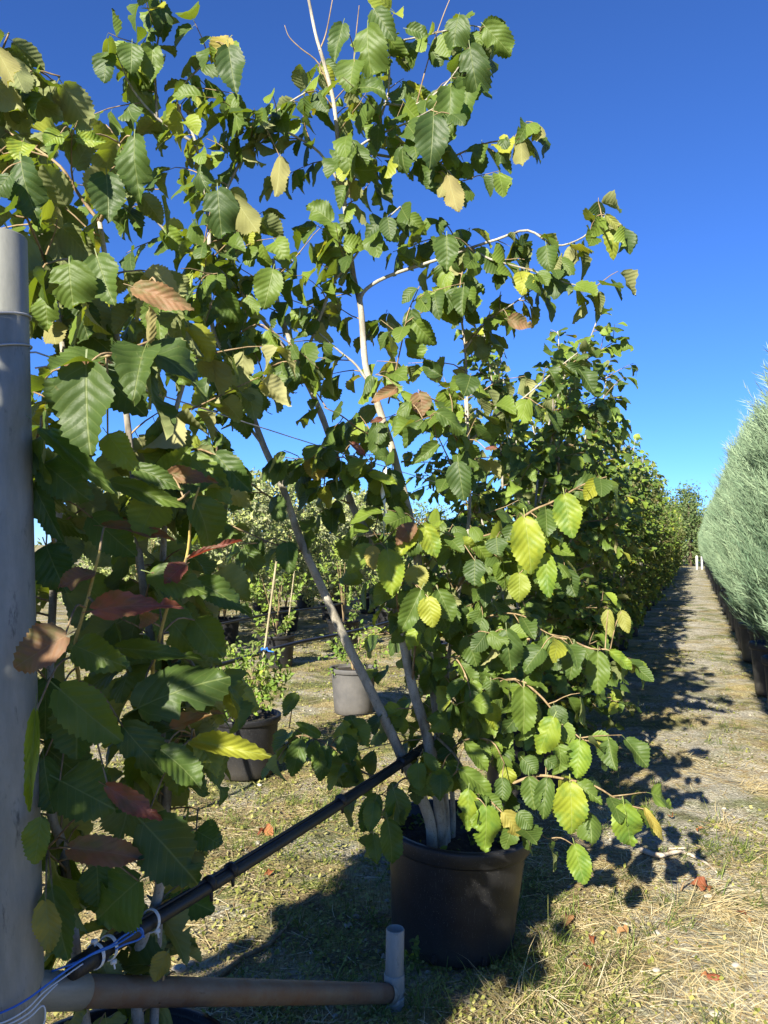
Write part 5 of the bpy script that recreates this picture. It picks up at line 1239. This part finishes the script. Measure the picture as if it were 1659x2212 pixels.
# strings
def string(name, pts, r, mat, label, cat="string"):
    o = tube_object(name, smooth_poly(pts, 6), r, r, M[mat], None, 6); return tag(o, label, cat)
string("blue_string", [(-0.701,1.360,0.731),(-0.654,1.362,0.749),(-0.624,1.366,0.764),(-0.595,1.374,0.783),(-0.560,1.385,0.806),(-0.524,1.400,0.824),(-0.502,1.430,0.823),(-0.497,1.470,0.817),(-0.482,1.500,0.817),(-0.476,1.520,0.809),(-0.474,1.530,0.793),(-0.481,1.520,0.787),(-0.493,1.480,0.799),(-0.500,1.450,0.806)], .0019, 'string_blue', "blue string from the post looped along the black pipe")
string("blue_string", [(-0.623,1.460,0.760),(-0.581,1.460,0.775),(-0.547,1.460,0.791),(-0.515,1.480,0.796),(-0.494,1.510,0.799),(-0.483,1.530,0.800),(-0.475,1.540,0.782)], .0019, 'string_blue', "second blue string lying behind the first on the pipe")
for q, dy in enumerate((0, 9, 18)):
    string("white_string", [(-0.701,1.360,0.717),(-0.658,1.362,0.729),(-0.624,1.366,0.748),(-0.599,1.374,0.772),(-0.570,1.390,0.789),(-0.545,1.410,0.801)] if q == 0 else ([(-0.701,1.360,0.711),(-0.658,1.362,0.722),(-0.622,1.366,0.740),(-0.598,1.374,0.764),(-0.582,1.390,0.777)] if q == 1 else [(-0.700,1.360,0.703),(-0.657,1.362,0.714),(-0.620,1.366,0.733),(-0.600,1.372,0.749),(-0.598,1.378,0.724),(-0.609,1.380,0.691)]), .0014, 'string_white',
           ("top white string wound round the foot of the post", "middle white string wound round the foot of the post", "lowest white string round the post, hanging down")[q])
# ribbon
rb = smooth_poly([(-0.003,2.840,1.920),(0.008,2.840,1.864),(-0.006,2.840,1.777),(0.004,2.840,1.673),(-0.004,2.840,1.552)], 8)
ww = np.interp(np.linspace(0, 1, len(rb)), [0, .15, .25, 1], [.006, .016, .009, .007]); an_ = np.linspace(0, 16, len(rb))
sdv = np.stack([np.cos(an_), np.sin(an_), 0 * an_], -1) * ww[:, None]
v = np.vstack([rb - sdv, rb + sdv]); m_ = len(rb)
o = mesh_object("flagging_ribbon", v, [(k_, k_ + 1, m_ + k_ + 1, m_ + k_) for k_ in range(m_ - 1)], M['ribbon']); tag(o, "twisted white ribbon hanging among the shrub's stems", "ribbon")
sol = o.modifiers.new("thick", 'SOLIDIFY'); sol.thickness = .002
# pipes of the rows behind
for p, z, lab in ((-2.87, .80, "black irrigation pipe of the first row behind, tied to the cane"), (-4.9, .70, "black irrigation pipe of the second row behind")):
    a0, a1 = np.array(row(p, 2.0, z)), np.array(row(p, 24, z))
    o = tube_object("irrigation_pipe", [a0 + (a1 - a0) * f_ + np.array((0, 0, -.03 * abs(math.sin(f_ * 22)))) for f_ in np.linspace(0, 1, 60)], .015, .015, M['pipe'], None, 8); tag(o, lab, "pipe")

# ------------------------------------------------------------------ small things on the ground
def stick(pts, r0, r1, lab, mat='deadwood'):
    P_ = smooth_poly([(p[0], p[1], float(gz(p[0], p[1])) + p[2]) for p in pts], 5)
    return tag(tube_object("stick", P_, r0, r1, M[mat], None, 7, .12), lab, "stick")
stick([(-0.597,2.796,0.012), (-0.536,2.911,0.016), (-0.456,3.010,0.012), (-0.403,3.112,0.014), (-0.379,3.222,0.012)], .011, .005, "knobbly brown stick lying behind the brace pipe", 'twig')
stick([(1.298,3.906,0.020), (1.356,3.808,0.025), (1.475,3.848,0.020), (1.555,3.767,0.015), (1.566,3.638,0.008)], .014, .004, "pale curved root on the path beyond the pot")
stick([(1.439,3.908,0.012), (1.538,3.920,0.012)], .006, .004, "short pale stick beside the curved root")
stick([(1.326,3.467,0.010), (1.348,3.468,0.050), (1.442,3.572,0.030)], .005, .002, "thin forked twig in front of the curved root", 'twig')
rf = np.random.default_rng(77)
for q, (pt, s, lab) in enumerate([
 ((1.464,3.476,0.000), .085, "largest orange fallen leaf on the path near the forked twig"), ((0.966,3.086,0.000), .05, "red fallen leaf in the dry grass right of the pot"), ((1.195,2.754,0.000), .06, "orange-tan fallen leaf near the bottom right"),
 ((1.496,3.208,0.000), .035, "small orange fallen leaf at right, upper of a pair"), ((1.505,3.178,0.000), .03, "small dark red fallen leaf at right, lower of a pair"), ((-0.521,3.642,0.000), .05, "red fallen leaf on the moss above the stick"),
 ((-0.666,4.129,0.000), .09, "curled brown fallen leaf on the moss beyond the pipe"), ((0.823,3.069,0.000), .03, "tiny orange fallen leaf in the dry grass beside the pot"), ((-0.536,3.141,0.000), .04, "reddish fallen leaf at the left end of the stick"),
 ((0.769,3.235,0.000), .07, "pale orange curled leaf against the pot's right side"), ((1.630,4.382,0.000), .05, "tan fallen leaf at the edge of the shadow"), ((0.735,2.872,0.000), .04, "small orange leaf in front of the pot's right side"),
 ((1.689,4.174,0.000), .04, "brown curled leaf beyond the pale root"), ((-0.845,2.960,0.000), .06, "brown fallen leaf under the black pipe")]):
    kd = (8, 9, 10, 11, 7, 5)[q % 6]
    o = link("fallen_leaf", leaf_mesh(kd, True, 'leaf_fallen'))
    o.location = (pt[0], pt[1], float(gz(pt[0], pt[1])) + .015 + .1 * s); o.rotation_euler = (rf.uniform(-.5, .6), rf.uniform(-.5, .5), rf.uniform(0, 6.28)); o.scale = (s * rf.uniform(.7, 1), s, s * rf.uniform(.8, 1.5))
    tag(o, lab, "leaf", "fallen leaves on the ground")
for q, (pt, s, lab) in enumerate([((1.271,3.422,0.000), .028, "grey stone beside the orange fallen leaf"), ((0.998,2.853,0.000), .016, "round white pebble in the dry grass, lower right"), ((1.290,2.853,0.000), .018, "pale pebble below the pair of small leaves"), ((1.101,2.595,0.000), .02, "whitish pebble near the bottom right"), ((1.434,3.431,0.000), .02, "pale pebble next to the orange leaf"), ((-0.752,2.847,0.000), .03, "white-veined stone under the brace pipe")]):
    rs = np.random.default_rng(q); v = ico * (1 + rs.normal(0, .12, (12, 1))) * np.array((1.2, .95, .65)) * s
    o = mesh_object("stone", v, icf, M['gravel'], rnd=np.full(12, .25 if q == 0 else .80 + .02 * q), smooth=False); o.location = (pt[0], pt[1], float(gz(pt[0], pt[1])) + s * .3)
    sb_ = o.modifiers.new("round", 'SUBSURF'); sb_.levels = 2; sb_.render_levels = 2
    tag(o, lab, "stone", "loose stones on the ground")
# weed by the stub
wl_ = ((0.126,2.817,0.000))
wd_ = thing("weed", "small green weed growing between the pipe stub and the pot", "weed", (wl_[0], wl_[1], float(gz(wl_[0], wl_[1]))))
rs = np.random.default_rng(8); lvz = Leaves(); tubes = []
for s_ in range(3):
    tp_ = np.array((rs.normal(0, .03), rs.normal(0, .02), rs.uniform(.08, .15))); tubes.append(tube(smooth_poly([(0, 0, 0), tp_ * .5 + (.004, 0, .01), tp_], 4), .002, .0012, 5))
    for kk in range(4):
        lvz.put(tp_ * (.45 + .18 * kk), rs.normal(0, 1, 3) + (0, 0, .3), (rs.normal(0, .3), -.5, .8), rs.uniform(.03, .05), .55, int(rs.integers(0, 6)), 'leaf0')
v, f = merge(tubes); mesh_object("stem", v, f, M['grass'], wd_)
place_leaves(lvz, wd_, (0, 0, 0), 20)
print("LEAVES", N_MAIN, N_LEFT)
